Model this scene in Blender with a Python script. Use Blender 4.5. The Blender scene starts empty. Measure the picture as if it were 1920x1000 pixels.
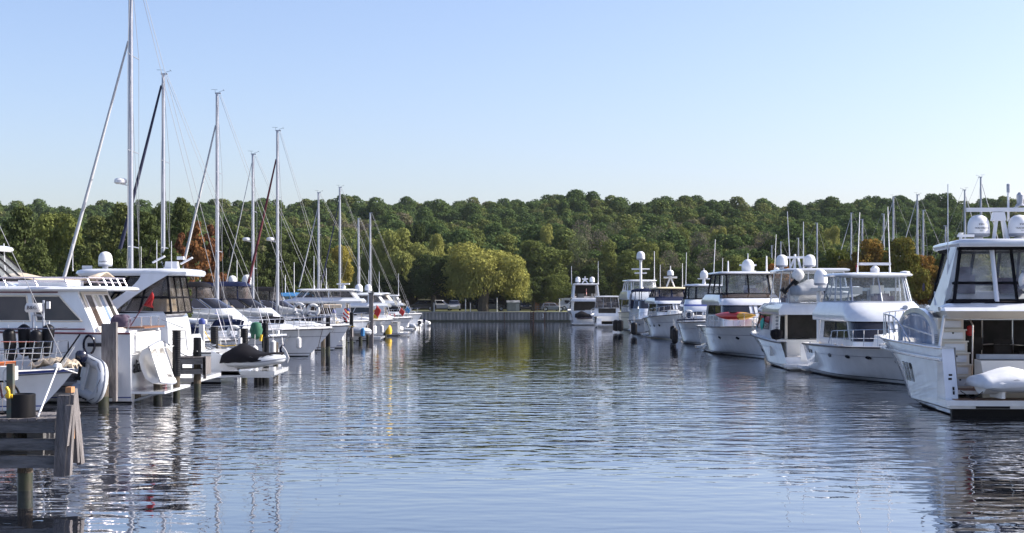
import bpy, math, random
import numpy as np
from mathutils import Vector, Matrix
R_ = math.radians
C = bpy.context.scene.collection
SC = bpy.context.scene

# ---------------------------------------------------------------- camera, sky, sun, exposure
F = 2600.0                                   # focal length in pixels of a 1920 px wide frame
cam = bpy.data.objects.new('camera', bpy.data.cameras.new('camera')); C.objects.link(cam)
cam.location = (0, 0, 3.5); cam.rotation_euler = (R_(90), 0, 0)
cam.data.sensor_width = 36; cam.data.lens = 36*F/1920; cam.data.shift_y = 54/1920
cam.data.clip_start = 0.5; cam.data.clip_end = 6000
SC.camera = cam
SUN_EL, SUN_AZ = 36, 80                      # azimuth from +Y (view direction) towards +X
w = bpy.data.worlds.new('World'); SC.world = w; w.use_nodes = True
nt = w.node_tree; bg = nt.nodes['Background']
sky = nt.nodes.new('ShaderNodeTexSky'); sky.sky_type = 'NISHITA'; sky.sun_disc = False
sky.sun_elevation = R_(SUN_EL); sky.sun_rotation = R_(SUN_AZ); sky.altitude = 0
sky.air_density = 1.0; sky.dust_density = 1.7; sky.ozone_density = 3.4
wb = nt.nodes.new('ShaderNodeMix'); wb.data_type = 'RGBA'; wb.blend_type = 'MULTIPLY'; wb.inputs[0].default_value = 1
wb.inputs[7].default_value = (1.07, .965, 1.0, 1); nt.links.new(sky.outputs[0], wb.inputs[6]); nt.links.new(wb.outputs[2], bg.inputs[0]); bg.inputs[1].default_value = 0.113
sl = bpy.data.lights.new('sun', 'SUN'); sl.energy = 5.0; sl.angle = R_(0.5); sl.color = (1, 0.93, 0.82)
sun = bpy.data.objects.new('sun', sl); C.objects.link(sun)
sd = Vector((math.sin(R_(SUN_AZ))*math.cos(R_(SUN_EL)), math.cos(R_(SUN_AZ))*math.cos(R_(SUN_EL)), math.sin(R_(SUN_EL))))
sun.rotation_euler = sd.to_track_quat('Z', 'Y').to_euler()
SC.view_settings.view_transform = 'Standard'; SC.view_settings.look = 'None'
SC.view_settings.exposure = 0.95; SC.view_settings.gamma = 1

def X(px, Z): return (px-960)*Z/F            # a photo column at depth Z, in metres
def H(py, Z): return 3.5-(py-554)*Z/F        # a photo row at depth Z, in metres above the water

# ---------------------------------------------------------------- materials
M = {}
def mat(name, col, rough=0.5, metal=0.0, var=0.0, vscale=3.0, coat=0.0, col2=None, bump=0.0, bscale=20, spec=0.5, stretch=None):
    m = bpy.data.materials.new(name); m.use_nodes = True; t = m.node_tree; b = t.nodes['Principled BSDF']
    b.inputs['Base Color'].default_value = (*col, 1); b.inputs['Roughness'].default_value = rough
    b.inputs['Metallic'].default_value = metal; b.inputs['Coat Weight'].default_value = coat
    b.inputs['Specular IOR Level'].default_value = spec
    tc = t.nodes.new('ShaderNodeTexCoord'); src = tc.outputs['Object']
    if stretch:
        mp = t.nodes.new('ShaderNodeMapping'); mp.inputs['Scale'].default_value = stretch
        t.links.new(src, mp.inputs[0]); src = mp.outputs[0]
    if var or col2:
        n = t.nodes.new('ShaderNodeTexNoise'); n.inputs['Scale'].default_value = vscale; n.inputs['Detail'].default_value = 5
        t.links.new(src, n.inputs['Vector'])
        r = t.nodes.new('ShaderNodeValToRGB'); r.color_ramp.elements[0].position = .3; r.color_ramp.elements[1].position = .7
        c2 = col2 or tuple(c*(1-var) for c in col)
        r.color_ramp.elements[0].color = (*c2, 1); r.color_ramp.elements[1].color = (*col, 1)
        t.links.new(n.outputs['Fac'], r.inputs[0]); t.links.new(r.outputs[0], b.inputs['Base Color'])
    if bump:
        n2 = t.nodes.new('ShaderNodeTexNoise'); n2.inputs['Scale'].default_value = bscale; n2.inputs['Detail'].default_value = 4
        t.links.new(src, n2.inputs['Vector']); bp = t.nodes.new('ShaderNodeBump'); bp.inputs['Strength'].default_value = 1
        bp.inputs['Distance'].default_value = bump
        t.links.new(n2.outputs['Fac'], bp.inputs['Height']); t.links.new(bp.outputs[0], b.inputs['Normal'])
    M[name] = m; return m
mat('gelcoat', (.69, .715, .76), .2, var=.13, vscale=1.6, coat=.9, bump=.004, bscale=1.2, stretch=(1.6, 1.6, .35))
mat('gelcoat_warm', (.70, .65, .56), .3, var=.06, vscale=1.5, coat=.3)
mat('gelcoat_deck', (.70, .70, .69), .5, var=.08, vscale=4)
mat('cream', (.62, .60, .48), .35, var=.08)
mat('hull_navy', (.006, .008, .025), .2, coat=.5)
mat('antifoul', (.012, .014, .02), .6, var=.4)
mat('antifoul_blue', (.02, .05, .12), .6, var=.3)
mat('stripe_dark', (.02, .022, .035), .4)
mat('stripe_blue', (.03, .05, .22), .4)
mat('stripe_maroon', (.10, .02, .03), .4)
mat('stripe_grey', (.2, .22, .27), .4)
mat('tint', (.010, .012, .02), .06, spec=.5, vscale=.8, col2=(.02, .02, .026))
mat('tint_brown', (.03, .022, .02), .07, spec=.5, vscale=1.2, col2=(.075, .055, .045))
mat('pile_wet', (.035, .032, .022), .35, col2=(.02, .028, .012), vscale=6)
mat('haze_grey', (.5, .5, .5))
mat('tint_sky_reflect', (.10, .16, .28), .08, spec=.8, var=.4, vscale=1.0, col2=(.25, .33, .45))  # light blue in the colour paints a sky reflection on the glass
mat('interior', (.03, .028, .027), .7, var=.5, vscale=3, spec=.15)
mat('chrome', (.62, .63, .66), .22, metal=1)
mat('rail_pink', (.75, .68, .74), .25, metal=.8)
mat('alu', (.36, .39, .46), .4, metal=.35, var=.12, vscale=2)
mat('alu_white', (.72, .73, .76), .35, var=.06, vscale=2)
mat('wire', (.20, .21, .24), .5)
mat('canvas_black', (.006, .006, .010), .85, var=.3, bump=.02, bscale=3, spec=.15)
mat('canvas_navy', (.006, .012, .05), .85, var=.3, bump=.02, bscale=3, spec=.15)
mat('canvas_blue', (.03, .18, .42), .8, var=.3, bump=.02, bscale=3)
mat('canvas_grey', (.33, .35, .38), .85, var=.15, bump=.03, bscale=3)
mat('canvas_tan', (.50, .42, .33), .85, var=.15, bump=.03, bscale=3)
mat('canvas_cream', (.62, .55, .38), .85, var=.12, bump=.03, bscale=3)
mat('canvas_plum', (.10, .075, .11), .85, var=.3, bump=.04, bscale=5, spec=.15)
mat('canvas_white', (.60, .62, .66), .8, var=.12, bump=.02, bscale=2.2)
mat('sail_white', (.46, .47, .50), .7, var=.1)
mat('sail_navy', (.015, .02, .06), .8, var=.2)
mat('sail_maroon', (.12, .02, .03), .8, var=.2)
mat('rubber', (.01, .01, .012), .7, var=.3, spec=.15)
mat('fender_white', (.66, .66, .66), .5, var=.2, vscale=6)
mat('fender_black', (.007, .008, .012), .45, var=.4, vscale=5, spec=.15)
mat('hypalon', (.50, .53, .58), .5, var=.12, vscale=3)
mat('hypalon_white', (.74, .73, .71), .5, var=.14, vscale=4)
mat('red', (.45, .01, .01), .5, var=.3)
mat('orange', (.62, .17, .05), .45, var=.2)
mat('yellow', (.75, .48, .03), .5, var=.2)
mat('teal', (.03, .42, .34), .6, var=.2)
mat('green_canvas', (.02, .12, .07), .8, var=.3)
mat('kayak', (.50, .02, .02), .35, coat=.4)
mat('kayak_yellow', (.62, .32, .02), .35, coat=.4)
mat('teak', (.22, .10, .05), .5, var=.4, vscale=8)
mat('black', (.01, .01, .012), .5, spec=.15)
mat('white_paint', (.78, .78, .78), .4)
mat('wood_grey', (.15, .15, .16), .85, var=.6, vscale=2.2, bump=.03, bscale=9, stretch=(1, 6, 6))
mat('wood_grey_up', (.19, .175, .18), .85, var=.6, vscale=2.2, bump=.03, bscale=9, stretch=(6, 6, 1))
mat('wood_new', (.40, .20, .09), .8, var=.3, stretch=(6, 6, 1))
mat('pile_wood', (.12, .09, .06), .8, col2=(.03, .027, .024), vscale=3, bump=.05, bscale=10, stretch=(5, 5, 1))
mat('pile_sleeve', (.006, .007, .011), .45, var=.4, spec=.15)
mat('green_paint', (.02, .075, .07), .7, col2=(.12, .06, .04), vscale=4)
mat('steel_wall', (.29, .29, .285), .8, col2=(.18, .185, .185), vscale=.7, stretch=(2, 1, .6), bump=.01)
mat('rust', (.10, .055, .04), .85, var=.5)
mat('bark', (.10, .085, .07), .9, var=.5, stretch=(5, 5, 1))
mat('car_silver', (.45, .47, .50), .3, metal=.5)
mat('car_dark', (.015, .018, .03), .25, coat=.5)
mat('car_white', (.75, .75, .76), .3, coat=.4)
mat('shed_grey', (.16, .18, .22), .8, var=.2)
mat('wood_orange', (.36, .16, .06), .8, var=.3)
mat('grass', (.20, .20, .055), .95, col2=(.11, .13, .04), vscale=.25, bump=.05, bscale=4)
mat('earth', (.07, .07, .035), .95, col2=(.035, .045, .02), vscale=.1)
mat('asphalt', (.16, .155, .15), .9, var=.2, vscale=.5)

def glassy(name, tint, alpha, rough=.03, haze=(.8, .85, .9)):
    m = bpy.data.materials.new(name); m.use_nodes = True; t = m.node_tree; t.nodes.clear()
    o = t.nodes.new('ShaderNodeOutputMaterial'); tr = t.nodes.new('ShaderNodeBsdfTransparent'); tr.inputs[0].default_value = (*tint, 1)
    p = t.nodes.new('ShaderNodeBsdfPrincipled'); p.inputs['Base Color'].default_value = (*haze, 1); p.inputs['Roughness'].default_value = rough
    p.inputs['Specular IOR Level'].default_value = .8
    mx = t.nodes.new('ShaderNodeMixShader'); mx.inputs[0].default_value = alpha
    tc = t.nodes.new('ShaderNodeTexCoord'); n = t.nodes.new('ShaderNodeTexNoise'); n.inputs['Scale'].default_value = 1.6; n.inputs['Detail'].default_value = 3
    t.links.new(tc.outputs['Object'], n.inputs['Vector'])
    mr = t.nodes.new('ShaderNodeMapRange'); mr.inputs[1].default_value = .35; mr.inputs[2].default_value = .7
    mr.inputs[3].default_value = alpha*.5; mr.inputs[4].default_value = min(1, alpha*1.7)
    t.links.new(n.outputs['Fac'], mr.inputs[0]); t.links.new(mr.outputs[0], mx.inputs[0])
    bp = t.nodes.new('ShaderNodeBump'); bp.inputs['Distance'].default_value = .04; t.links.new(n.outputs['Fac'], bp.inputs['Height']); t.links.new(bp.outputs[0], p.inputs['Normal'])
    t.links.new(tr.outputs[0], mx.inputs[1]); t.links.new(p.outputs[0], mx.inputs[2]); t.links.new(mx.outputs[0], o.inputs[0])
    M[name] = m
glassy('vinyl', (.90, .91, .92), .13)
glassy('vinyl_smoke', (.50, .47, .46), .22, haze=(.35, .32, .31))
glassy('clear_glass', (.84, .88, .90), .10, rough=.01)

# water -----------------------------------------------------------
def water_mat():
    m = bpy.data.materials.new('lake_water'); m.use_nodes = True; t = m.node_tree; t.nodes.clear()
    out = t.nodes.new('ShaderNodeOutputMaterial'); df = t.nodes.new('ShaderNodeBsdfDiffuse'); df.inputs[0].default_value = (.008, .011, .018, 1)
    gl = t.nodes.new('ShaderNodeBsdfGlossy'); gl.inputs[0].default_value = (.93, .935, .96, 1); gl.inputs['Roughness'].default_value = .01
    fr = t.nodes.new('ShaderNodeFresnel'); fr.inputs[0].default_value = 1.33; mxs = t.nodes.new('ShaderNodeMixShader')
    geo = t.nodes.new('ShaderNodeNewGeometry')
    def noise(sx, sy, scale, detail, rot=0):
        mp = t.nodes.new('ShaderNodeMapping'); mp.inputs['Scale'].default_value = (sx, sy, 1); mp.inputs['Rotation'].default_value = (0, 0, R_(rot))
        n = t.nodes.new('ShaderNodeTexNoise'); n.inputs['Scale'].default_value = scale; n.inputs['Detail'].default_value = detail
        n.inputs['Roughness'].default_value = .45
        t.links.new(geo.outputs['Position'], mp.inputs[0]); t.links.new(mp.outputs[0], n.inputs['Vector']); return n.outputs['Fac']
    def op(o, a, b_):
        n = t.nodes.new('ShaderNodeMath'); n.operation = o
        for i, v in ((0, a), (1, b_)):
            if isinstance(v, (int, float)): n.inputs[i].default_value = v
            else: t.links.new(v, n.inputs[i])
        return n.outputs[0]
    sep = t.nodes.new('ShaderNodeSeparateXYZ'); t.links.new(geo.outputs['Position'], sep.inputs[0])
    def ramp(v, stops):
        r = t.nodes.new('ShaderNodeValToRGB'); mr = t.nodes.new('ShaderNodeMapRange')
        mr.inputs[1].default_value = 0; mr.inputs[2].default_value = 200; t.links.new(v, mr.inputs[0])
        cr = r.color_ramp
        while len(cr.elements) > 1: cr.elements.remove(cr.elements[0])
        cr.elements[0].position = stops[0][0]/200; cr.elements[0].color = (stops[0][1],)*3+(1,)
        for p, v2 in stops[1:]:
            e = cr.elements.new(p/200); e.color = (v2, v2, v2, 1)
        t.links.new(mr.outputs[0], r.inputs[0]); return r.outputs[0]
    # a breeze patch roughens the middle of the basin, it is calmer near the camera and in the far lee
    gust = ramp(sep.outputs['Y'], [(18, .12), (24, .18), (27, .34), (32, .85), (42, .95), (52, .66), (62, .34), (80, .22), (130, .13), (200, .10)])
    patch = noise(.02, .05, 1, 2)
    gust = op('MULTIPLY', gust, op('ADD', .72, op('MULTIPLY', patch, .6)))
    big = op('MULTIPLY', noise(.35, 1.0, .45, 0, 6), .05)
    mid = op('ADD', op('MULTIPLY', noise(.45, 1.0, 1.7, 0, -7), .045), op('MULTIPLY', noise(.6, 1.0, 3.6, 0, 9), .024))
    small = op('MULTIPLY', noise(.7, 1.0, 8.0, 1, 4), .0055)
    hgt = op('MULTIPLY', op('ADD', big, op('ADD', mid, small)), gust)
    bp = t.nodes.new('ShaderNodeBump'); bp.inputs['Strength'].default_value = 1; bp.inputs['Distance'].default_value = 1.0
    t.links.new(hgt, bp.inputs['Height'])
    for q in (df, gl, fr): t.links.new(bp.outputs[0], q.inputs['Normal'])
    rf = t.nodes.new('ShaderNodeValToRGB'); cr = rf.color_ramp; cr.elements[0].color = (.03, .03, .03, 1); cr.elements[1].color = (1, 1, 1, 1)
    for p_, v_ in ((.10, .05), (.20, .19), (.35, .61), (.55, .82), (.75, .93)):
        e_ = cr.elements.new(p_); e_.color = (v_, v_, v_, 1)
    t.links.new(fr.outputs[0], rf.inputs[0]); t.links.new(rf.outputs[0], mxs.inputs[0]); t.links.new(df.outputs[0], mxs.inputs[1]); t.links.new(gl.outputs[0], mxs.inputs[2]); t.links.new(mxs.outputs[0], out.inputs[0])
    M['water'] = m
water_mat()

def leaf_mat(name, cols, trans=.25, rnd='object'):
    m = bpy.data.materials.new(name); m.use_nodes = True; t = m.node_tree; t.nodes.clear()
    o = t.nodes.new('ShaderNodeOutputMaterial'); d = t.nodes.new('ShaderNodeBsdfDiffuse'); tr = t.nodes.new('ShaderNodeBsdfTranslucent')
    mx = t.nodes.new('ShaderNodeMixShader'); mx.inputs[0].default_value = trans
    oi = t.nodes.new('ShaderNodeObjectInfo'); geo = t.nodes.new('ShaderNodeNewGeometry')
    n = t.nodes.new('ShaderNodeTexNoise'); n.inputs['Scale'].default_value = .35; n.inputs['Detail'].default_value = 2
    tc = t.nodes.new('ShaderNodeTexCoord'); t.links.new(tc.outputs['Object'], n.inputs['Vector'])
    def op(o_, a, b_):
        q = t.nodes.new('ShaderNodeMath'); q.operation = o_
        for i, v in ((0, a), (1, b_)):
            if isinstance(v, (int, float)): q.inputs[i].default_value = v
            else: t.links.new(v, q.inputs[i])
        return q.outputs[0]
    if name == 'leaf_forest':   # species grow in patches across the slope
        ln = t.nodes.new('ShaderNodeTexNoise'); ln.inputs['Scale'].default_value = .022; ln.inputs['Detail'].default_value = 3; t.links.new(oi.outputs['Location'], ln.inputs['Vector'])
        v = op('ADD', op('MULTIPLY', oi.outputs['Random'], .40), op('MULTIPLY', op('SUBTRACT', ln.outputs['Fac'], .33), 1.5))
    else: v = op('MULTIPLY', oi.outputs['Random'], .86)
    v = op('ADD', v, op('MULTIPLY', op('SUBTRACT', n.outputs['Fac'], .5), .40))
    v = op('ADD', v, op('MULTIPLY', geo.outputs['Random Per Island'], .20))
    r = t.nodes.new('ShaderNodeValToRGB'); cr = r.color_ramp
    cr.elements[0].position = 0; cr.elements[0].color = (*cols[0], 1)
    cr.elements[1].position = 1; cr.elements[1].color = (*cols[-1], 1)
    for i, c in enumerate(cols[1:-1]):
        e = cr.elements.new((i+1)/(len(cols)-1)); e.color = (*c, 1)
    t.links.new(v, r.inputs[0]); t.links.new(r.outputs[0], d.inputs[0]); t.links.new(r.outputs[0], tr.inputs[0])
    t.links.new(d.outputs[0], mx.inputs[1]); t.links.new(tr.outputs[0], mx.inputs[2]); t.links.new(mx.outputs[0], o.inputs[0])
    M[name] = m
leaf_mat('leaf_forest', [(.045, .075, .035), (.055, .09, .036), (.07, .105, .038), (.085, .125, .042), (.06, .095, .04), (.10, .135, .045), (.135, .155, .05), (.15, .14, .085), (.14, .13, .105)])
leaf_mat('leaf_dark', [(.035, .05, .02), (.05, .07, .026), (.065, .085, .03)])
leaf_mat('leaf_mid', [(.085, .105, .035), (.11, .135, .042), (.145, .165, .05)])
leaf_mat('leaf_willow', [(.17, .19, .055), (.22, .23, .065), (.28, .27, .075)])
leaf_mat('leaf_olive', [(0.156, 0.182, 0.058), (0.221, 0.234, 0.072), (0.273, 0.26, 0.078)])
leaf_mat('leaf_yellow', [(.16, .165, .045), (.24, .21, .05), (.33, .26, .055)])
leaf_mat('leaf_rust', [(0.11, 0.055, 0.033), (0.154, 0.072, 0.039), (0.198, 0.099, 0.044)])
leaf_mat('leaf_autumn', [(0.06, 0.084, 0.024), (0.108, 0.12, 0.03), (0.192, 0.132, 0.036), (0.264, 0.096, 0.036)])
leaf_mat('leaf_pine', [(.05, .068, .028), (.075, .095, .035), (.11, .125, .045)])
leaf_mat('leaf_grey', [(0.11, 0.105, 0.083), (0.143, 0.132, 0.099), (0.11, 0.132, 0.066)])

# ---------------------------------------------------------------- mesh builder
SPLIT = {'stern_wing', 'hardtop_leg', 'exhaust_grille', 'saloon_furniture', 'mast_post', 'shore_power_socket', 'drawer_front', 'latch', 'door_post', 'vent', 'hull_window', 'side_window', 'hardtop_post', 'flybridge_locker', 'fender_post', 'transom_step', 'bench', 'side', 'teak_sole', 'window_divider', 'platform_leg', 'platform_bracket', 'chock', 'cross_brace', 'side_arch', 'maroon_stripe', 'side_beam', 'navigation_light', 'end_beam', 'chrome_cap', 'wood_bulwark_rail', 'rub_strake', 'side_line', 'brace_block', 'brace_board', 'fender_board', 'canopy_brace', 'lounge_seat', 'bimini_frame_post'}
class MB:
    def __init__(s): s.v = []; s.f = []; s.m = []; s.cur = 0
    def add(s, vs, fs, m=None):
        o = len(s.v); s.v += [tuple(v) for v in vs]; s.f += [tuple(i+o for i in f) for f in fs]; s.m += [s.cur if m is None else m]*len(fs)
    def box(s, c, d, rot=None, m=None, taper=1.0):
        x, y, z = (k/2 for k in d); vs = []
        for sz in (-1, 1):
            k = 1 if sz < 0 else taper
            for sx, sy in ((-1, -1), (1, -1), (1, 1), (-1, 1)): vs.append(Vector((sx*x*k, sy*y*k, sz*z)))
        if rot is not None: vs = [rot @ v for v in vs]
        s.add([v+Vector(c) for v in vs], [(0, 3, 2, 1), (4, 5, 6, 7), (0, 1, 5, 4), (1, 2, 6, 5), (2, 3, 7, 6), (3, 0, 4, 7)], m)
    def tube(s, pts, r, n=6, m=None, caps=True):
        pts = [Vector(p) for p in pts]; k = len(pts)
        rs = r if isinstance(r, (list, tuple)) else [r]*k
        vs = []; prev = None
        for i, p in enumerate(pts):
            d = (pts[min(i+1, k-1)]-pts[max(i-1, 0)])
            if d.length < 1e-6: d = Vector((0, 0, 1))
            d.normalize()
            if prev is None:
                a = Vector((0, 0, 1)) if abs(d.z) < .9 else Vector((1, 0, 0))
            else: a = prev
            u = (a-d*a.dot(d)); u.normalize(); vv = d.cross(u); prev = u
            for j in range(n):
                t = 2*math.pi*j/n; vs.append(p+(u*math.cos(t)+vv*math.sin(t))*rs[i])
        fs = [(i*n+j, i*n+(j+1) % n, (i+1)*n+(j+1) % n, (i+1)*n+j) for i in range(k-1) for j in range(n)]
        if caps: fs += [tuple(range(n))[::-1], tuple(range((k-1)*n, k*n))]
        s.add(vs, fs, m)
    def lathe(s, prof, c=(0, 0, 0), n=14, m=None, rot=None):
        c = Vector(c); vs = []
        for r, z in prof:
            for j in range(n):
                t = 2*math.pi*j/n; q = Vector((r*math.cos(t), r*math.sin(t), z))
                vs.append((rot @ q if rot is not None else q)+c)
        k = len(prof)
        fs = [(i*n+j, i*n+(j+1) % n, (i+1)*n+(j+1) % n, (i+1)*n+j) for i in range(k-1) for j in range(n)]
        fs += [tuple(range(n))[::-1], tuple(range((k-1)*n, k*n))]
        s.add(vs, fs, m)
    def grid(s, rows, m=None, close=False, mats=None):
        k = len(rows[0]); vs = [p for r in rows for p in r]; fs = []; ms = []
        for i in range(len(rows)-1):
            for j in range(k if close else k-1):
                fs.append((i*k+j, i*k+(j+1) % k, (i+1)*k+(j+1) % k, (i+1)*k+j)); ms.append(mats(i, j) if mats else (s.cur if m is None else m))
        o = len(s.v); s.v += [tuple(v) for v in vs]; s.f += [tuple(a+o for a in f) for f in fs]; s.m += ms
    def poly(s, pts, m=None): s.add(pts, [tuple(range(len(pts)))], m)
    def prism(s, pts, d, m=None):
        n = len(pts); d = Vector(d); a = [Vector(p) for p in pts]; b = [p+d for p in a]
        s.add(a+b, [tuple(range(n))[::-1], tuple(range(n, 2*n))]+[(i, (i+1) % n, n+(i+1) % n, n+i) for i in range(n)], m)
    def build(s, name, mats, parent=None, ang=35, loc=None, solid=0, fix=True):
        if name in SPLIT:
            ps = s.pieces()
            if len(ps) > 1: return [q.build1(name, mats, parent, ang, loc, solid, fix) for q in ps][0]
        return s.build1(name, mats, parent, ang, loc, solid, fix)
    def pieces(s):
        par = list(range(len(s.v)))
        def fd(a):
            while par[a] != a: par[a] = par[par[a]]; a = par[a]
            return a
        for f in s.f:
            for v in f[1:]: par[fd(v)] = fd(f[0])
        out = {}
        for f, m in zip(s.f, s.m): out.setdefault(fd(f[0]), []).append((f, m))
        res = []
        for k in out:
            q = MB(); mp = {}
            for f, m in out[k]:
                for v in f:
                    if v not in mp: mp[v] = len(q.v); q.v.append(s.v[v])
                q.f.append(tuple(mp[v] for v in f)); q.m.append(m)
            res.append(q)
        return res
    def build1(s, name, mats, parent=None, ang=35, loc=None, solid=0, fix=True):
        me = bpy.data.meshes.new(name); me.from_pydata(s.v, [], s.f)
        if isinstance(mats, str): mats = [mats]
        for k in mats: me.materials.append(M[k])
        me.polygons.foreach_set('material_index', s.m)
        if fix:
            import bmesh
            bm = bmesh.new(); bm.from_mesh(me); bmesh.ops.recalc_face_normals(bm, faces=bm.faces); bm.to_mesh(me); bm.free()
        me.polygons.foreach_set('use_smooth', [True]*len(me.polygons)); me.set_sharp_from_angle(angle=R_(ang)); me.update()
        o = bpy.data.objects.new(name, me); C.objects.link(o)
        if parent: o.parent = parent
        if loc: o.location = loc
        if solid:
            md = o.modifiers.new('thick', 'SOLIDIFY'); md.thickness = solid; md.offset = 0
        return o

def tag(o, label, cat, group=None):
    o['label'] = label; o['category'] = cat
    if group: o['group'] = group
    return o
def struct(o): o['kind'] = 'structure'; return o
def thing(name, label, cat, loc, rz=0, group=None):
    o = bpy.data.objects.new(name, None); C.objects.link(o); o.empty_display_size = .3
    o.location = loc; o.rotation_euler = (0, 0, R_(rz)); return tag(o, label, cat, group)
def copy_tree(o, parent=None):
    c = o.copy(); C.objects.link(c); c.parent = parent
    for ch in list(o.children): copy_tree(ch, c)
    return c
def lerp(a, b, t): return a+(b-a)*t

def text(parent, name, s, size, loc, xdir, updir, m, ext=.004, squash=1, center=True, wob=None):
    cu = bpy.data.curves.new('t', 'FONT'); cu.body = s; cu.size = size; cu.extrude = ext
    if center: cu.align_x = 'CENTER'
    cu.align_y = 'CENTER'; cu.resolution_u = 2; cu.shear = 0 if wob is None else wob
    o = bpy.data.objects.new('t', cu); C.objects.link(o); bpy.context.view_layer.update()
    me = bpy.data.meshes.new_from_object(o.evaluated_get(bpy.context.evaluated_depsgraph_get()))
    bpy.data.objects.remove(o)
    xd = Vector(xdir).normalized(); ud = Vector(updir); ud = (ud-xd*ud.dot(xd)).normalized(); zd = xd.cross(ud)
    me.transform(Matrix.Diagonal((squash, 1, 1, 1)))
    me.transform(Matrix((xd, ud, zd)).transposed().to_4x4()); me.transform(Matrix.Translation(loc))
    me.materials.clear(); me.materials.append(M[m]); me.name = name
    q = bpy.data.objects.new(name, me); C.objects.link(q); q.parent = parent; return q
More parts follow.
